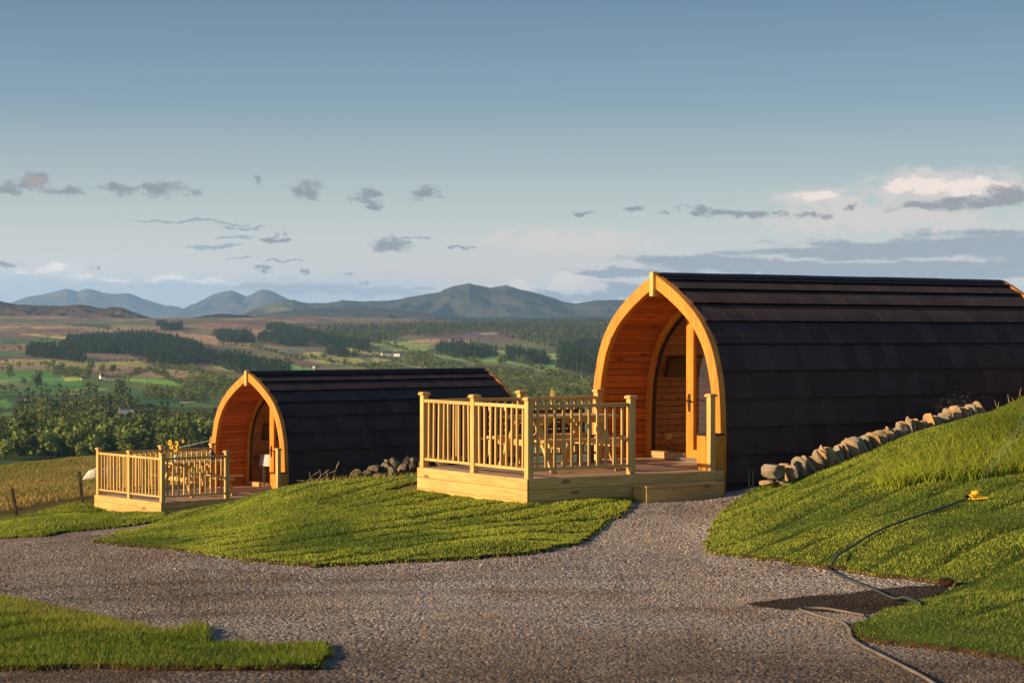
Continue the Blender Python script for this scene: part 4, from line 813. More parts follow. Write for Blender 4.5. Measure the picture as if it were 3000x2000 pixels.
# inside the pods
def tv(B, label, x0, x1, z0, z1):
    zm = (z0 + z1) / 2; ph = math.atan2(zin_d(z1) - zin_d(z0), z1 - z0)      # lies against the curved lining
    e = empty('television', loc(B, B['px'] + (x0 + x1) / 2, VC + zin_d(zm) - .03, zm), ANG(B)); e.rotation_euler = (-ph, 0, ANG(B)); e.rotation_mode = 'XYZ'; tag(e, label, 'television'); hw, hh = (x1 - x0) / 2, (z1 - z0) / 2
    b = MB(); b.box(-hw, hw, -.03, .02, -hh, hh); b.build('casing', M['black'], e, .005); b = MB(); b.box(-hw + .02, hw - .02, -.034, -.031, -hh + .02, hh - .02); b.build('screen', M['screen'], e)
def zin_d(z): P = off(-.155); return float(np.interp(z, P[:, 1], P[:, 0]))
tv(B1, 'black flat television on the wooden wall inside the near pod', 1.10, 1.86, 1.20, 1.52)
tv(B2, 'black flat television on the wooden wall inside the far pod', 1.22, 1.86, 1.06, 1.46)
so = MB(); so.box(-.012, 0, -.075, .075, -.045, .045); so.box(-.016, -.012, -.05, -.02, -.02, .02); so.box(-.016, -.012, .02, .05, -.02, .02); o = so.build('power_socket', M['metal'], None); o.location = loc(B1, B1['px'] + 1.22, VC + 1.325, .30); o.rotation_euler = (0, 0, ANG(B1) + math.pi / 2); tag(o, 'double metal power socket low on the inner wall of the near pod', 'socket')
e = empty('small_table', loc(B2, B2['px'] + 1.42, VC + .78, 0), ANG(B2)); tag(e, 'small white table with a cloth inside the far pod doorway', 'table')
b = MB(); b.box(-.34, .34, -.32, .32, .70, .73); b.build('tabletop', M['whitewood'], e)
for s in (-1, 1):
    for t in (-1, 1): b = MB(); b.box(s * .29 - .025, s * .29 + .025, t * .27 - .025, t * .27 + .025, 0, .70); b.build('leg', M['whitewood'], e)
V = []; N = 17
for j in range(N):
    for i in range(N):
        x = (i / (N - 1) - .5) * 1.12; y = (j / (N - 1) - .5) * 1.08; ox = max(abs(x) - .35, 0); oy = max(abs(y) - .33, 0); dr = max(ox, oy) if not (ox and oy) else math.hypot(ox, oy)
        V.append(((min(abs(x), .35) + ox * .12 + .02 * math.sin(9 * y) * (dr > 0)) * (1 if x > 0 else -1), (min(abs(y), .33) + oy * .12 + .02 * math.sin(9 * x) * (dr > 0)) * (1 if y > 0 else -1), .735 - dr * 1.3))
b = MB(); b.add(V, [(j * N + i, j * N + i + 1, (j + 1) * N + i + 1, (j + 1) * N + i) for j in range(N - 1) for i in range(N - 1)], .5)
tc = b.build('tablecloth', M['cloth'], None, smooth=True); tc.location = loc(B2, B2['px'] + 1.42, VC + .78, 0.004); tc.rotation_euler = (0, 0, ANG(B2)); tag(tc, 'white cloth hanging over the small table inside the far pod', 'tablecloth')
# little fitting on the far ridge and a pipe bracket by the near pod
e = MB(); e.lathe([(0, 0), (.03, 0), (.03, .05), (.045, .055), (.045, .09), (0, .1)], n=12); o = e.build('roof_vent', M['white'], None, smooth=True); o.location = loc(B2, B2['px'] + 1.85, VC, 2.735); tag(o, 'tiny white vent on the ridge of the far pod', 'vent')
e = MB(); e.tube([(0, 0, -.1), (0, 0, .12), (.07, 0, .12), (.07, 0, -.1)], .012, 8); o = e.build('pipe_bracket', M['metal'], None); o.location = loc(B1, B1['px'] + .35, .02, -.14); o.rotation_euler = (0, 0, ANG(B1)); tag(o, 'small grey pipe hoop by the foot of the near pod', 'pipe')

# ================================================================== LAWNS
mid = pxpoly([(1872, 1454), (1840, 1492), (1785, 1530), (1735, 1566), (1690, 1594), (1600, 1617), (1500, 1629), (1400, 1637), (1300, 1645), (1150, 1651), (1000, 1661), (930, 1664), (800, 1655), (650, 1636), (480, 1612), (350, 1601), (276, 1593), (335, 1578), (400, 1561), (455, 1543), (478, 1527)])
mid += [tuple(loc(B2, 3.2, -.02, 0)[:2]), (-3.6, 46.5), (-.5, 45), (1.5, 38), (1.3, 32.5), tuple(loc(B1, -.3, 3.2, 0)[:2]), tuple(loc(B1, .3, 2.4, 0)[:2]), tuple(loc(B1, .3, .35, 0)[:2]), tuple(loc(B1, 1.6, .2, 0)[:2]), tuple(loc(B1, 1.62, -.05, 0)[:2])]
lawn('lawn', mid, 'lawn on the bank between the two decks')
left = pxpoly([(-60, 1586), (0, 1584), (136, 1577), (187, 1565), (255, 1559), (361, 1549), (440, 1536), (470, 1529)]) + [tuple(loc(B2, .12, .1, 0)[:2]), tuple(loc(B2, .1, 2.75, 0)[:2])] + pxpoly([(240, 1478), (150, 1500), (60, 1522), (0, 1545), (-60, 1560)])
lawn('lawn', left, 'lawn below the far deck at the left edge', dens=1500, hb=(.025, .055))
rgt = pxpoly([(2262, 1418), (2228, 1426), (2170, 1462), (2120, 1500), (2095, 1545), (2078, 1590), (2072, 1616), (2200, 1634), (2300, 1645), (2400, 1659), (2500, 1671), (2600, 1688), (2700, 1698), (2790, 1710), (2822, 1716), (2790, 1735), (2700, 1762), (2600, 1795), (2540, 1822), (2498, 1850), (2510, 1868), (2560, 1880), (2640, 1888), (2760, 1900), (2850, 1913), (2950, 1928), (3060, 1950)]) + [(4.6, 12), (9, 16), (12, 24), (12, 31), (8.6, 30.3)] + pxpoly([(2880, 1216), (2700, 1272), (2500, 1340), (2350, 1393)])
lawn('lawn', rgt, 'lawn rising beside the stone wall on the right', dens=2000)
low = pxpoly([(-80, 1755), (0, 1762), (60, 1768), (110, 1782), (190, 1800), (260, 1812), (330, 1835), (400, 1850), (470, 1865), (520, 1858), (605, 1838), (608, 1860), (590, 1888), (640, 1898), (740, 1900), (800, 1905), (960, 1896), (972, 1912), (945, 1945), (925, 1963), (700, 1970), (400, 1968), (200, 1966), (0, 1975), (-100, 1978)]) + [(-5.4, 11), (-6.2, 14)]
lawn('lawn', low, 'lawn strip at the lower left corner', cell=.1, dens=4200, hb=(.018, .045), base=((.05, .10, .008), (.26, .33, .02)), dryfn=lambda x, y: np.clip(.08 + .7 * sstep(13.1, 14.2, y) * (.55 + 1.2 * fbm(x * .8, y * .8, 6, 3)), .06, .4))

# rough tall grass: right-hand clump, crest stalks, pasture
def tuft(name, label, P, hb, wb, base, dry, lean=.9, sc=1.):
    n = len(P); hh = rng.uniform(*hb, n) * (1 + .35 * fbm(P[:, 0] * .7, P[:, 1] * .7, 31, 3)); V, Fa, C = blades(P, hh, rng.uniform(*wb, n), lean, gcol(n, P[:, 0], P[:, 1], base, dry, sc), True)
    # darker roots to yellow tips is how the leaves themselves are coloured
    g = link(name, mesh_np(name, V, Fa, cols={'col': ('POINT', C)}), M['grass']); tag(g, label, 'grass', kind='stuff'); return g
def pts_in(poly, n, fn=None):
    bp = np.array([p[:2] for p in poly]); x0, y0 = bp.min(0); x1, y1 = bp.max(0); x = rng.uniform(x0, x1, n); y = rng.uniform(y0, y1, n); k = inpoly(x, y, bp); x, y = x[k], y[k]
    if fn is not None: k = rng.random(len(x)) < fn(x, y); x, y = x[k], y[k]
    return np.column_stack([x, y, G(x, y) + .03])
tall = pxpoly([(2560, 1425), (2585, 1395), (2660, 1368), (2740, 1335), (2800, 1290), (2870, 1262), (2930, 1235), (3010, 1200), (3150, 1170), (3150, 1400), (3000, 1395), (2900, 1408), (2780, 1425), (2700, 1428), (2640, 1440), (2580, 1440)])
tuft('tall_grass', 'long bright green grass left uncut on the right hand slope', pts_in(tall, 90000, lambda x, y: .25 + .75 * sstep(-.25, .1, fbm(x * 1.1, y * .8, 90, 3))), (.08, .25), (.008, .016), ((.11, .19, .01), (.36, .42, .03)), .16)
crest = [(p[0], p[1]) for p in cast([(640, 1462), (760, 1436), (900, 1412), (1060, 1397), (1210, 1388), (1225, 1404), (1100, 1414), (900, 1432), (760, 1452), (640, 1478)], 9, 60, 500)]
tuft('bank_grass', 'longer grass along the top of the middle bank', pts_in(crest, 26000), (.04, .10), (.007, .013), ((.12, .16, .02), (.34, .34, .06)), .3)
past = [(-30, 30), (-34, 96), (4, 99), (3, 60), (-1, 52), (-7.5, 53), (-10.3, 46.5), (-12, 41), (-18, 34), (-22, 30)]
def pfn(x, y): px, py = project(np.column_stack([x, y, G(x, y)])); return ((px > -200) & (px < 1000)) * np.clip(60 / y, .3, 1) 
tuft('rough_pasture_grass', 'tall rough tan and green pasture grass beyond the left lawn', pts_in(past, 480000, pfn), (.05, .13), (.014, .03), ((.11, .18, .02), (.42, .29, .09)), .25, .9, .22)
def seedheads(name, label, spots):
    b = MB()
    for (px, py, top, Y, r) in spots:
        p = at(px, py, Y); t = at(top[0], top[1], Y); mid_ = (p + t) / 2 + np.array([random.uniform(-.03, .03), 0, .02]); b.tube([p, mid_, t], .0024, 5); d = Vector(t - mid_).normalized(); q_ = Vector(t); b.tube([q_ - d * .05, q_, q_ + d * .07], [.003, r * .7, .002], 6)
    o = b.build(name, M['stem_dry'], None); tag(o, label, 'grass', kind='stuff')
M['stem_dry'] = plain('dry_grass_stem', (.34, .27, .16), .8)
seedheads('seed_stalks', 'pale dry seed stalks standing on the bank before the far pod roof', [(914, 1412, (928, 1388), 30.4, .008), (925, 1412, (955, 1385), 30.4, .007), (935, 1410, (940, 1388), 30.4, .006), (945, 1408, (975, 1384), 30.4, .008), (978, 1405, (990, 1365), 30.4, .016), (884, 1418, (884, 1410), 30.5, .006), (1078, 1398, (1080, 1376), 30.2, .010), (900, 1415, (910, 1396), 30.4, .006), (955, 1408, (960, 1390), 30.4, .007)] +
          [(2960 + i * 9, 1215 - i * 4, (2958 + i * 10 + random.randint(-8, 8), 1172 - i * 5 + random.randint(-14, 14)), 29.6, .007) for i in range(7)] + [(2930, 1225, (2918, 1178), 29.4, .006), (2915, 1230, (2925, 1185), 29.4, .007)])

# ================================================================== STONES
def rock_mesh(name, sx, sy, sz, seed, sub_=2, rough=.22, tint=None, box=.62, lo=.58):
    bm = bmesh.new(); bmesh.ops.create_icosphere(bm, subdivisions=sub_, radius=1); r = np.random.default_rng(seed); pl = r.normal(size=(16, 3)); pl /= np.linalg.norm(pl, axis=1)[:, None]; dd = r.uniform(lo, .88, 16)
    for v in bm.verts:
        c = np.array(v.co)
        c = np.sign(c) * np.abs(c) ** box * (.86 if box < 1 else 1)        # boxy
        for n_, d_ in zip(pl, dd):
            k_ = c @ n_
            if k_ > d_: c = c - n_ * (k_ - d_)
        c = c * (1 + rough * .12 * (r.random() - .5)); v.co = (c[0] * sx, c[1] * sy, c[2] * sz)
    me = bpy.data.meshes.new(name); bm.to_mesh(me); bm.free(); a = me.attributes.new('tint', 'FLOAT', 'FACE'); a.data.foreach_set('value', [r.random() if tint is None else tint] * len(me.polygons)); me.materials.append(M['stone']); return me
wl = [(2318, 1398), (2345, 1380), (2400, 1358), (2460, 1334), (2520, 1316), (2600, 1288), (2680, 1262), (2760, 1242), (2830, 1222), (2885, 1206)]
Ys = np.interp([p[0] for p in wl], [2318, 2885], [26.9, 29.8]); Wp = np.array([at(px, py, Y) for (px, py), Y in zip(wl, Ys)])
we = empty('dry_stone_wall', tuple(Wp[0]), 0); tag(we, 'low dry stone wall of upright cope stones climbing beside the near pod', 'wall')
dl = np.r_[0, np.cumsum(np.linalg.norm(np.diff(Wp, axis=0), axis=1))]; s = 0.0; i = 0; wd_ = math.atan2(Wp[-1][1] - Wp[0][1], Wp[-1][0] - Wp[0][0])
while s < dl[-1] - .1:
    w_ = random.choice((.06, .075, .085, .10, .13)); hgt = random.uniform(.17, .26); p = np.array([np.interp(s, dl, Wp[:, k]) for k in range(3)]); g = float(G(p[0], p[1])); z = p[2] + random.uniform(-.01, .045)
    o = link('stone', rock_mesh('stone', w_ * random.uniform(.55, .75), random.uniform(.13, .18), hgt, 300 + i, 3), None, we); o.location = Vector((p[0], p[1] + random.uniform(-.02, .02), z)) - we.location; o.rotation_euler = (random.uniform(-.2, .2), -.30 + random.uniform(-.28, .28), wd_ + random.uniform(-.6, .4)); s += w_; i += 1
s = 0.0
while s < dl[-1] - .3:    # course underneath
    p = np.array([np.interp(s, dl, Wp[:, k]) for k in range(3)]); w_ = random.uniform(.22, .36); o = link('stone', rock_mesh('stone', w_ * .55, .16, .12, 500 + i), None, we); o.location = Vector((p[0] + .05, p[1] + .04, p[2] - .27)) - we.location; o.rotation_euler = (0, -.3, wd_); s += w_; i += 1
for (px, py, Y, sx, sy, sz, rz, t) in [(2268, 1376, 26.7, .20, .17, .125, .0, .15), (2322, 1384, 26.8, .08, .16, .13, .1, .3), (2248, 1411, 26.75, .12, .18, .045, 0, .8), (2292, 1413, 26.8, .13, .16, .06, .1, .3), (2300, 1362, 27.1, .09, .12, .06, 0, .9)]:
    o = link('stone', rock_mesh('stone', sx, sy, sz, int(px), 3, .12, t), None, we); o.location = Vector(at(px, py, Y)) - we.location; o.rotation_euler = (0, -.06, rz)
rk = [(1040, 1388, 31, .12, .08), (1075, 1385, 31, .13, .09), (1100, 1380, 31.2, .17, .13), (1130, 1372, 31.3, .15, .14), (1150, 1385, 30.8, .14, .09), (1160, 1358, 31.6, .13, .10), (1137, 1352, 31.7, .08, .06), (1180, 1378, 31, .15, .12), (1190, 1358, 31.5, .16, .15), (1212, 1372, 31, .12, .12), (1222, 1350, 31.5, .12, .12), (1215, 1392, 30.6, .12, .07), (1240, 1362, 31.4, .14, .13), (1270, 1350, 31.6, .15, .13), (1110, 1392, 30.6, .10, .05), (1300, 1360, 31.4, .16, .12), (1340, 1352, 31.5, .14, .12), (1390, 1362, 31.5, .16, .12)]
for n_, (px, py, Y, a_, h_) in enumerate(rk):
    o = link('rock', rock_mesh('rock', a_ * 1.05, a_ * .75, h_ * .85, 900 + n_, 3, .35, random.uniform(0, .45), 1.0, .42)); o.data.materials.clear(); o.data.materials.append(M['darkstone']); o.location = at(px, py, Y); o.rotation_euler = (random.uniform(-.4, .4), random.uniform(-.4, .4), random.uniform(0, 6)); tag(o, 'grey lichened rock in the loose heap beside the near deck', 'rock', 'rocks heaped behind the bank')
o = link('earth_clod', rock_mesh('earth_clod', .09, .07, .055, 77, 2, .4)); o.data.materials.clear(); o.data.materials.append(M['soil']); o.location = cast([(2775, 1722)], 9, 60)[0] + np.array([0, 0, .06]); tag(o, 'reddish earth clod in the corner where the right lawn edge turns back', 'clod')
o = link('turf_offcut', rock_mesh('turf_offcut', .15, .035, .022, 78, 2, .5)); o.data.materials.clear(); o.data.materials.append(M['soil']); o.location = cast([(672, 1590)], 9, 60)[0] + np.array([0, 0, .05]); o.rotation_euler = (0, -.1, .3); tag(o, 'dark strip of bare earth showing in the middle lawn near the track', 'clod')

# loose stones on the gravel
gp = np.array([p[:2] for p in GRAVEL]); n = 420000; y = 9.2 + (34 - 9.2) * rng.random(n) ** 1.3; x = rng.uniform(-.27, .27, n) * y; k = inpoly(x, y, gp); x, y = x[k], y[k]; k = rng.random(len(x)) < np.clip(fbm(x * 1.3, y * .7, 61, 4) * 1.2 + .42, .12, 1); x, y = x[k], y[k]
x, y = x[:170000], y[:170000]; n = len(x); oc = np.array([(1, 0, 0), (0, 1, 0), (-1, 0, 0), (0, -1, 0), (0, 0, 1.), (0, 0, -.6)]); of = np.array([(0, 1, 4), (1, 2, 4), (2, 3, 4), (3, 0, 4), (1, 0, 5), (2, 1, 5), (3, 2, 5), (0, 3, 5)])
sz = (.0035 + .0075 * rng.random(n) ** 2.5 + .014 * (rng.random(n) < .006) * rng.random(n)) * np.clip(y / 14, .8, 1.6); a = rng.uniform(0, 6.28, n); J = oc[None] * rng.uniform(.6, 1.2, (n, 6, 1)); X_ = J[..., 0] * np.cos(a)[:, None] - J[..., 1] * np.sin(a)[:, None]; Y_ = J[..., 0] * np.sin(a)[:, None] + J[..., 1] * np.cos(a)[:, None]
V = np.stack([x[:, None] + X_ * sz[:, None] * rng.uniform(.8, 1.5, (n, 1)), y[:, None] + Y_ * sz[:, None], (G(x, y) + .006)[:, None] + J[..., 2] * sz[:, None] * .7], -1).reshape(-1, 3)
Fa = (of[None] + (np.arange(n) * 6)[:, None, None]).reshape(-1, 3); o = link('loose_gravel', mesh_np('loose_gravel', V, Fa, attrs={'tint': ('FACE', np.repeat(rng.beta(1.6, 2.4, n), 8)), 'dark_patch': ('FACE', np.repeat(patch_mask(np.column_stack([x, y, G(x, y)])), 8)), 'dark_tone': ('FACE', np.repeat(tone_mask(np.column_stack([x, y, G(x, y)])), 8))}), M['pebble']); tag(o, 'loose crushed stone scattered over the track', 'gravel', kind='stuff')

# ================================================================== HOSE AND SPRINKLER
def drape(pix, lift, extra=None): return [Vector((p[0], p[1], p[2] + lift)) for p in cast(pix, 9, 60, 900)]
def smooth_line(P, n=10):
    out = []
    for i in range(len(P) - 1):
        p0, p1, p2, p3 = P[max(i - 1, 0)], P[i], P[i + 1], P[min(i + 2, len(P) - 1)]
        for k in range(n): t = k / n; out.append(.5 * ((2 * p1) + (-p0 + p2) * t + (2 * p0 - 5 * p1 + 4 * p2 - p3) * t * t + (-p0 + 3 * p1 - 3 * p2 + p3) * t ** 3))
    return out + [P[-1]]
SPK = Vector(cast([(2850, 1478)], 9, 60)[0]) + Vector((0, 0, .04))
A_ = drape([(2828, 1481), (2780, 1499), (2720, 1520), (2650, 1545), (2590, 1568), (2540, 1595), (2490, 1628), (2455, 1651)], .085); Bh = drape([(2438, 1662), (2426, 1669), (2440, 1680), (2490, 1703), (2560, 1730), (2620, 1757)], .03); Cc_ = drape([(2655, 1771), (2700, 1790)], .07)
b = MB(); b.tube(smooth_line(A_ + Bh + Cc_), .0115, 8, .5); o = b.build('garden_hose', M['hosedark'], None, smooth=True); tag(o, 'dark hose running down the right lawn from the yellow sprinkler', 'hose')
Dh = drape([(2535, 1805), (2480, 1795), (2420, 1785), (2365, 1784), (2345, 1787), (2375, 1798), (2420, 1812), (2470, 1826), (2492, 1845), (2500, 1872), (2530, 1895), (2570, 1915), (2620, 1940), (2670, 1966), (2715, 1990), (2760, 2020), (2800, 2050)], .02)
b = MB(); b.tube(smooth_line(Dh), .0095, 8, .5); o = b.build('garden_hose', M['hose'], None, smooth=True); tag(o, 'pale grey hose looping over the gravel at the lower right', 'hose')
e = empty('lawn_sprinkler', SPK, math.radians(20)); e.scale = (.78, .78, .78); tag(e, 'yellow plastic sprinkler lying on the right hand lawn', 'sprinkler')
b = MB(); b.tube([(-.12, 0, .09), (-.05, 0, .09)], .022, 10); b.build('hose_connector', M['black'], e)
b = MB(); b.tube([(-.06, 0, .09), (-.02, 0, .095), (.04, 0, .095)], [.022, .03, .026], 10); b.box(-.03, .19, -.05, .05, .075, .095); b.add([(-.02, -.07, .05), (.20, -.10, .06), (.22, .10, .07), (-.02, .07, .05), (0, -.03, .08), (.19, -.04, .09), (.19, .04, .10), (0, .03, .08)], [(0, 1, 5, 4), (1, 2, 6, 5), (2, 3, 7, 6), (3, 0, 4, 7), (4, 5, 6, 7), (3, 2, 1, 0)]); b.build('sprinkler_base', M['yellow'], e, .004)
b = MB(); b.lathe([(0, 0), (.05, 0), (.062, .02), (.05, .045), (.02, .06), (0, .062)], (.06, 0, .11), 16); b.beam((.0, 0, .15), (.16, 0, .17), .03, .02); b.build('sprinkler_head', M['yellow'], e, .003)
# water: a fan of fine drops
r_ = np.random.default_rng(5); P = []
s0 = np.array(SPK) + np.array([.06, 0, .17])
for k in range(1500):
    t = r_.random() ** .7; a1 = r_.normal(.55, .06); v = 2.2 + r_.normal(0, .12); d = np.array([math.cos(a1), .55 + r_.normal(0, .08), 0]); q_ = s0 + d * v * t * .62 + np.array([0, 0, 2.4 * t * .62 - 1.0 * (t * .62) ** 2 * .9]) + r_.normal(0, .012 + .05 * t, 3); P.append((q_, .0010 + .0013 * r_.random()))
for k in range(200): q_ = at(r_.normal(2800, 42), r_.normal(1178, 22), r_.uniform(26.5, 28.5)); P.append((q_, .0015 + .0016 * r_.random()))
oc2 = oc * np.array([1, 1, 1]); V = np.concatenate([q_ + oc2 * s_ for q_, s_ in P]); Fa = np.concatenate([of + 6 * i for i in range(len(P))]); o = link('water_spray', mesh_np('water_spray', V, Fa), M['water']); tag(o, 'fine water drops thrown from the yellow sprinkler', 'water', kind='stuff')

# ================================================================== FENCE POSTS, SHEEP
def fpost(pb, ptop, Yb, w_, label, grp=True):
    p0 = Vector(at(*pb, Yb)) - Vector((0, 0, .15)); p1 = Vector(at(*ptop, Yb)); b = MB(); b.beam(p0, p1, w_, w_, (0, 1, 0)); d = (p1 - p0).normalized()
    b.beam(p1, p1 + d * .02, w_ * .7, w_ * .7, (0, 1, 0)); o = b.build('fence_post', M['post'] if grp else M['pineZ'], None, .006); return tag(o, label, 'fence post', 'fence posts along the pasture' if grp else None)
fpost((56, 1522), (37, 1437), 39, .055, 'leaning dark fence post nearest the left edge of the picture'); fpost((245, 1474), (234, 1388), 46, .06, 'leaning dark fence post just left of the far deck')
fpost((620, 1330), (620, 1284), 55, .07, 'slim pale post beyond the far pod arch', False); fpost((1620, 1200), (1620, 1146), 34, .07, 'slim pale post behind the near deck railing', False)
b = MB()
for dz in (0, -.22): b.tube([Vector(at(620, 1293, 55)) + Vector((0, 0, dz)), Vector(at(500, 1320, 56)) + Vector((0, 0, dz)), Vector(at(300, 1352, 58)) + Vector((0, 0, dz))], .006, 5)
o = b.build('fence_wire', M['wire'], None); tag(o, 'thin fence wires running left from the pale post beyond the far pod', 'wire')
# sheep grazing: one skinned body
def sheep(p, rz, s, label):
    J = [(0, 0, .62, .24, .23), (.25, 0, .64, .25, .24), (-.25, 0, .64, .25, .25), (-.42, 0, .62, .17, .18), (.42, 0, .62, .17, .18), (.56, 0, .50, .10, .11), (.68, 0, .32, .07, .085), (.76, 0, .20, .045, .055), (-.52, 0, .58, .05, .05), (-.57, 0, .42, .035, .04)]
    ed = [(0, 1), (0, 2), (2, 3), (1, 4), (4, 5), (5, 6), (6, 7), (3, 8), (8, 9)]
    for (x, y) in ((.32, .12), (.32, -.12), (-.32, .13), (-.32, -.13)):
        n0 = len(J); bk = x < 0; J += [(x, y, .42, .08, .09), (x + (-.05 if bk else .01), y, .26, .042, .045), (x + (.0 if bk else .0), y, .10, .028, .03), (x + .02, y, .0, .032, .036)]; ed += [((2 if bk else 1), n0), (n0, n0 + 1), (n0 + 1, n0 + 2), (n0 + 2, n0 + 3)]
    for y in (.10, -.10): n0 = len(J); J += [(.60, y, .44, .03, .015)]; ed += [(5, n0)]
    me = bpy.data.meshes.new('sheep'); me.from_pydata([j[:3] for j in J], ed, []); o = link('sheep', me, M['wool']); sk = o.modifiers.new('Skin', 'SKIN'); sk.use_smooth_shade = True
    for j, v in zip(J, me.skin_vertices[0].data): v.radius = j[3:5]; v.use_root = False
    me.skin_vertices[0].data[0].use_root = True; ss = o.modifiers.new('Sub', 'SUBSURF'); ss.levels = 2; ss.render_levels = 2; o.location = p; o.rotation_euler = (0, 0, rz); o.scale = (s, s, s); return tag(o, label, 'sheep')
_p = at(300, 1400, 64); sheep((_p[0], _p[1], float(G(_p[0], _p[1])) - .1), math.radians(195), .85, 'white sheep grazing in the pasture, half hidden by the far deck')

# ================================================================== SKY, SUN, CAMERA
SUN_AZ = math.atan2(-.97, -.24); SUN_EL = math.radians(16)      # direction towards the sun, x then y
sd = Vector((math.cos(SUN_EL) * -.9325, math.cos(SUN_EL) * -.3611, math.sin(SUN_EL)))
sl = bpy.data.lights.new('sun', 'SUN'); sl.energy = 5.0; sl.angle = math.radians(.55); sl.color = (1, .72, .40); so_ = bpy.data.objects.new('sun', sl); COL.objects.link(so_); so_.rotation_euler = sd.to_track_quat('Z', 'Y').to_euler()
w = bpy.data.worlds.new('World'); scene.world = w; w.use_nodes = True; nt = w.node_tree; nt.nodes.clear(); q = NT(nt); wo = q.n('ShaderNodeOutputWorld'); bg = q.n('ShaderNodeBackground'); q.l(bg.outputs[0], wo.inputs[0])
sky = q.n('ShaderNodeTexSky', sky_type='NISHITA'); sky.sun_disc = False; sky.sun_elevation = SUN_EL; sky.sun_rotation = math.atan2(sd.x, sd.y); sky.air_density = 1.0; sky.dust_density = 1.2; sky.ozone_density = 1.2; sky.altitude = 200
dirv = q.coord('Generated'); sp = q.n('ShaderNodeSeparateXYZ'); q.l(dirv, sp.inputs[0]); dx, dy, dz = sp.outputs
ys = q.math('MAXIMUM', q.vm('LENGTH', q.vm('MULTIPLY', dirv, (1, 1, 0))), .05)
el = q.math('MULTIPLY', q.math('DIVIDE', dz, ys), 10.); azm = q.math('MULTIPLY', q.math('ARCTAN2', dx, dy), 10.)          # tenths: 1 unit = .1 rad
cv = q.n('ShaderNodeCombineXYZ'); q.l(azm, cv.inputs[0]); q.l(el, cv.inputs[1]); uv = cv.outputs[0]
K = 10. / F
wn = q.vm('SUBTRACT', q.noise(q.vm('MULTIPLY', uv, (1, 1.6, 1)), 7.0, 5, .65, 0, 1), (.5, .5, .5)); uvw = q.vm('ADD', uv, q.vm('MULTIPLY', wn, (.34, .11, 0)))
def U(px): return math.atan((px - 1500) / F) * 10.
def Ve(py, px=1500): return (HZ - py) * K
base = sky.outputs[0]
tone = q.ramp(q.mapr(el, -.2, 2.6, 0, 1, False), [(0, (7.4, 6.2, 5.5)), (.08, (7.0, 6.0, 5.4)), (.125, (6.0, 5.4, 5.15)), (.19, (4.9, 4.75, 4.65)), (.29, (3.2, 3.5, 3.55)), (.36, (2.25, 2.7, 2.95)), (.47, (1.08, 1.72, 2.38)), (.65, (.50, .98, 1.62)), (1, (.35, .75, 1.35))])
SKYMIX = .80
col = q.mix(SKYMIX, base, tone)
frontal = q.mapr(dy, .3, .75)
fine = q.noise(q.vm('MULTIPLY', uv, (1, 1.9, 1)), 9.0, 8, .66, .3); soft = q.noise(q.vm('MULTIPLY', uv, (1, 3.2, 1)), 1.6, 4, .55); streak = q.noise(q.vm('MULTIPLY', uv, (1, 9, 1)), 1.5, 5, .6, .4)
def ell(lst):
    d = None
    for (px, py, rx, ry) in lst:
        k_ = q.vm('MULTIPLY', q.vm('SUBTRACT', uvw, (U(px), Ve(py), 0)), (1 / (rx * K), 1 / (ry * K), 0)); l_ = q.vm('LENGTH', k_); d = l_ if d is None else q.math('MINIMUM', d, l_)
    return d
def over(col, mask, c, amt): return q.mix(q.math('MULTIPLY', q.math('MULTIPLY', mask, frontal), amt), col, (*c, 1))
nf_ = q.math('MULTIPLY', q.math('SUBTRACT', fine, .5), 4.2); ns_ = q.math('MULTIPLY', q.math('SUBTRACT', streak, .5), 3.6)
# pale pink veils
v_ = ell([(1650, 712, 330, 52), (1350, 790, 420, 45), (2560, 640, 420, 55), (2800, 560, 330, 60), (2400, 590, 180, 40), (2700, 530, 150, 40)]); col = over(col, q.mapr(q.math('ADD', v_, q.math('MULTIPLY', nf_, .55)), .35, 1.15, 1, 0), (5.2, 4.4, 3.95), .6)
# long blue-grey bank on the right
v_ = ell([(2600, 740, 560, 38), (2950, 715, 500, 42), (2050, 770, 260, 24), (2250, 785, 500, 30), (2800, 790, 620, 50), (1800, 798, 160, 14), (1850, 850, 260, 26), (1700, 860, 200, 26), (3100, 760, 400, 80)]); col = over(col, q.mapr(q.math('ADD', v_, q.math('MULTIPLY', ns_, .75)), .55, 1.0, 1, 0), (1.75, 1.95, 2.4), .75)
# cumulus heads catching the light
v_ = ell([(2650, 545, 60, 32), (2730, 552, 62, 30), (2850, 556, 110, 34), (2400, 580, 60, 18), (1515, 832, 42, 26), (1665, 828, 62, 36), (1735, 842, 60, 28)]); cm = q.mapr(q.math('ADD', v_, q.math('MULTIPLY', nf_, .35)), .6, 1.05, 1, 0); col = over(col, cm, (6.6, 5.5, 4.8), .75)
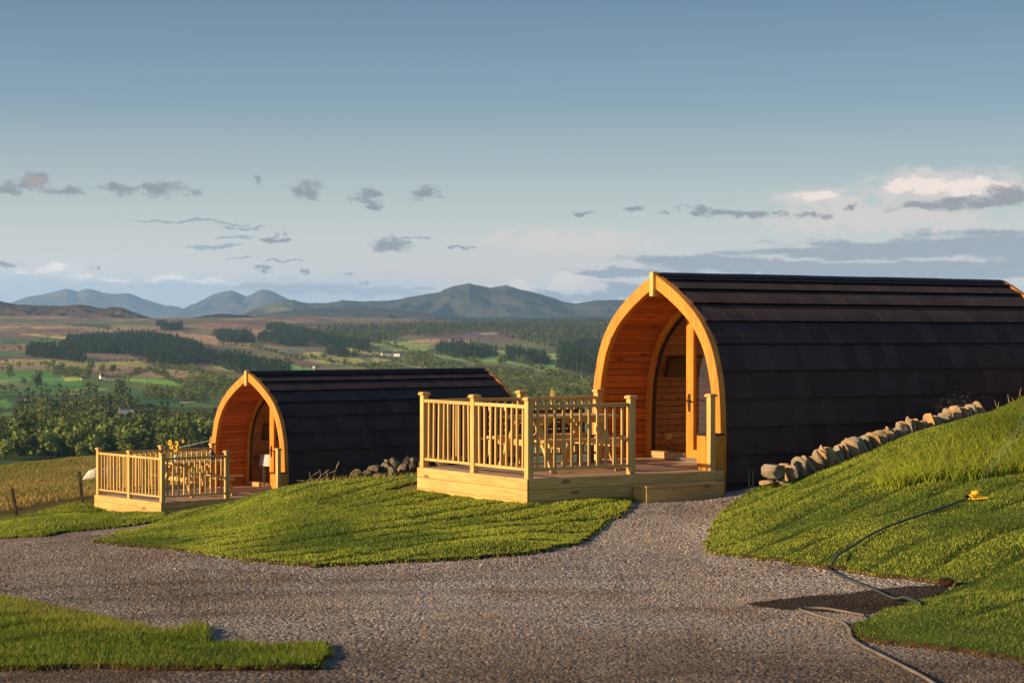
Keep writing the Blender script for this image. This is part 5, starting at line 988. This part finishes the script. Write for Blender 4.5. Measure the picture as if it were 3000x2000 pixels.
# bank over the left mountains, bright along its top
e2 = q.math('ADD', el, q.math('ADD', q.math('MULTIPLY', nf_, .045), q.math('MULTIPLY', q.math('SUBTRACT', soft, .5), .16))); lb = q.math('MULTIPLY', q.mapr(e2, Ve(848), Ve(790), 1, 0), q.mapr(azm, U(1500), U(820), 0, 1))
col = over(col, lb, (3.7, 4.1, 4.5), .8)
v_ = ell([(115, 802, 42, 9), (165, 795, 44, 11), (235, 815, 34, 8), (340, 826, 30, 6), (465, 815, 44, 9), (515, 820, 40, 9), (570, 826, 46, 8), (625, 820, 42, 9), (665, 832, 34, 8)]); col = over(col, q.mapr(q.math('ADD', v_, q.math('MULTIPLY', nf_, 1.0)), .0, 1.5, 1, 0), (8.2, 7.2, 6.6), .6)
v_ = ell([(120, 826, 90, 14), (260, 838, 120, 14), (500, 840, 140, 12), (640, 846, 120, 12)]); col = over(col, q.mapr(q.math('ADD', v_, q.math('MULTIPLY', nf_, .6)), .2, 1.3, 1, 0), (3.5, 3.9, 4.3), .6)
v_ = ell([(1000, 850, 300, 20), (820, 842, 160, 16), (1240, 838, 60, 8), (1120, 856, 200, 16)]); col = over(col, q.mapr(q.math('ADD', v_, q.math('MULTIPLY', ns_, .6)), .5, 1.05, 1, 0), (2.6, 3.0, 3.5), .7)
# separate small grey clouds
v_ = ell([(90, 558, 78, 20), (108, 545, 42, 24), (190, 570, 62, 13), (20, 570, 60, 12), (355, 563, 55, 18), (405, 552, 30, 16), (470, 562, 82, 24), (895, 568, 55, 26), (1060, 575, 45, 20), (1080, 595, 30, 12), (1100, 605, 20, 10), (1250, 565, 58, 20), (1135, 722, 62, 20), (1340, 724, 34, 9), (894, 797, 16, 11), (765, 790, 30, 7), (800, 701, 28, 10), (275, 790, 14, 8), (20, 778, 34, 12), (750, 536, 14, 9), (1705, 622, 34, 9), (1840, 620, 34, 7), (1945, 620, 18, 7), (2050, 618, 44, 13), (2160, 628, 120, 12), (2265, 615, 34, 8), (2380, 634, 60, 9), (2505, 612, 22, 9), (2720, 614, 110, 12), (2850, 600, 140, 20), (2960, 585, 110, 30)])
col = over(col, q.mapr(q.math('ADD', v_, q.math('MULTIPLY', nf_, .8)), .35, 1.25, 1, 0), (1.65, 1.68, 1.85), .85)
col = over(col, q.mapr(q.math('ADD', ell([(102, 546, 40, 18)]), q.math('MULTIPLY', nf_, .5)), .3, 1., 1, 0), (3.0, 2.3, 1.95), .6)
# thin dark streaks
v_ = ell([(560, 657, 190, 4.5), (720, 668, 90, 5), (620, 727, 75, 7), (690, 695, 70, 5), (840, 762, 60, 3), (710, 761, 40, 3), (1000, 800, 26, 3), (1220, 706, 50, 4), (1060, 824, 24, 3)]); col = over(col, q.mapr(q.math('ADD', v_, q.math('MULTIPLY', ns_, .35)), .7, 1.15, 1, 0), (1.7, 2.1, 2.45), .7)
q.l(col, bg.inputs[0]); bg.inputs[1].default_value = .108

cam = bpy.data.cameras.new('Camera'); co = bpy.data.objects.new('Camera', cam); COL.objects.link(co); scene.camera = co; cam.sensor_width = 36; cam.lens = F / 3000 * 36; cam.clip_start = .1; cam.clip_end = 60000
co.location = (0, 0, 0); co.rotation_mode = 'XYZ'; co.matrix_world = Matrix.Rotation(math.pi / 2 + PITCH, 4, 'X') @ Matrix.Rotation(ROLL, 4, 'Z')
cam.dof.use_dof = True; cam.dof.focus_distance = 27; cam.dof.aperture_fstop = 5.6
scene.render.engine = 'CYCLES'; scene.cycles.use_denoising = True; scene.cycles.volume_bounces = 1; scene.cycles.max_bounces = 6; scene.cycles.transparent_max_bounces = 12; scene.cycles.sample_clamp_indirect = 6
scene.view_settings.view_transform = 'Standard'; scene.view_settings.look = 'None'; scene.view_settings.exposure = 0.7; scene.view_settings.gamma = 1; scene.view_settings.use_curve_mapping = False
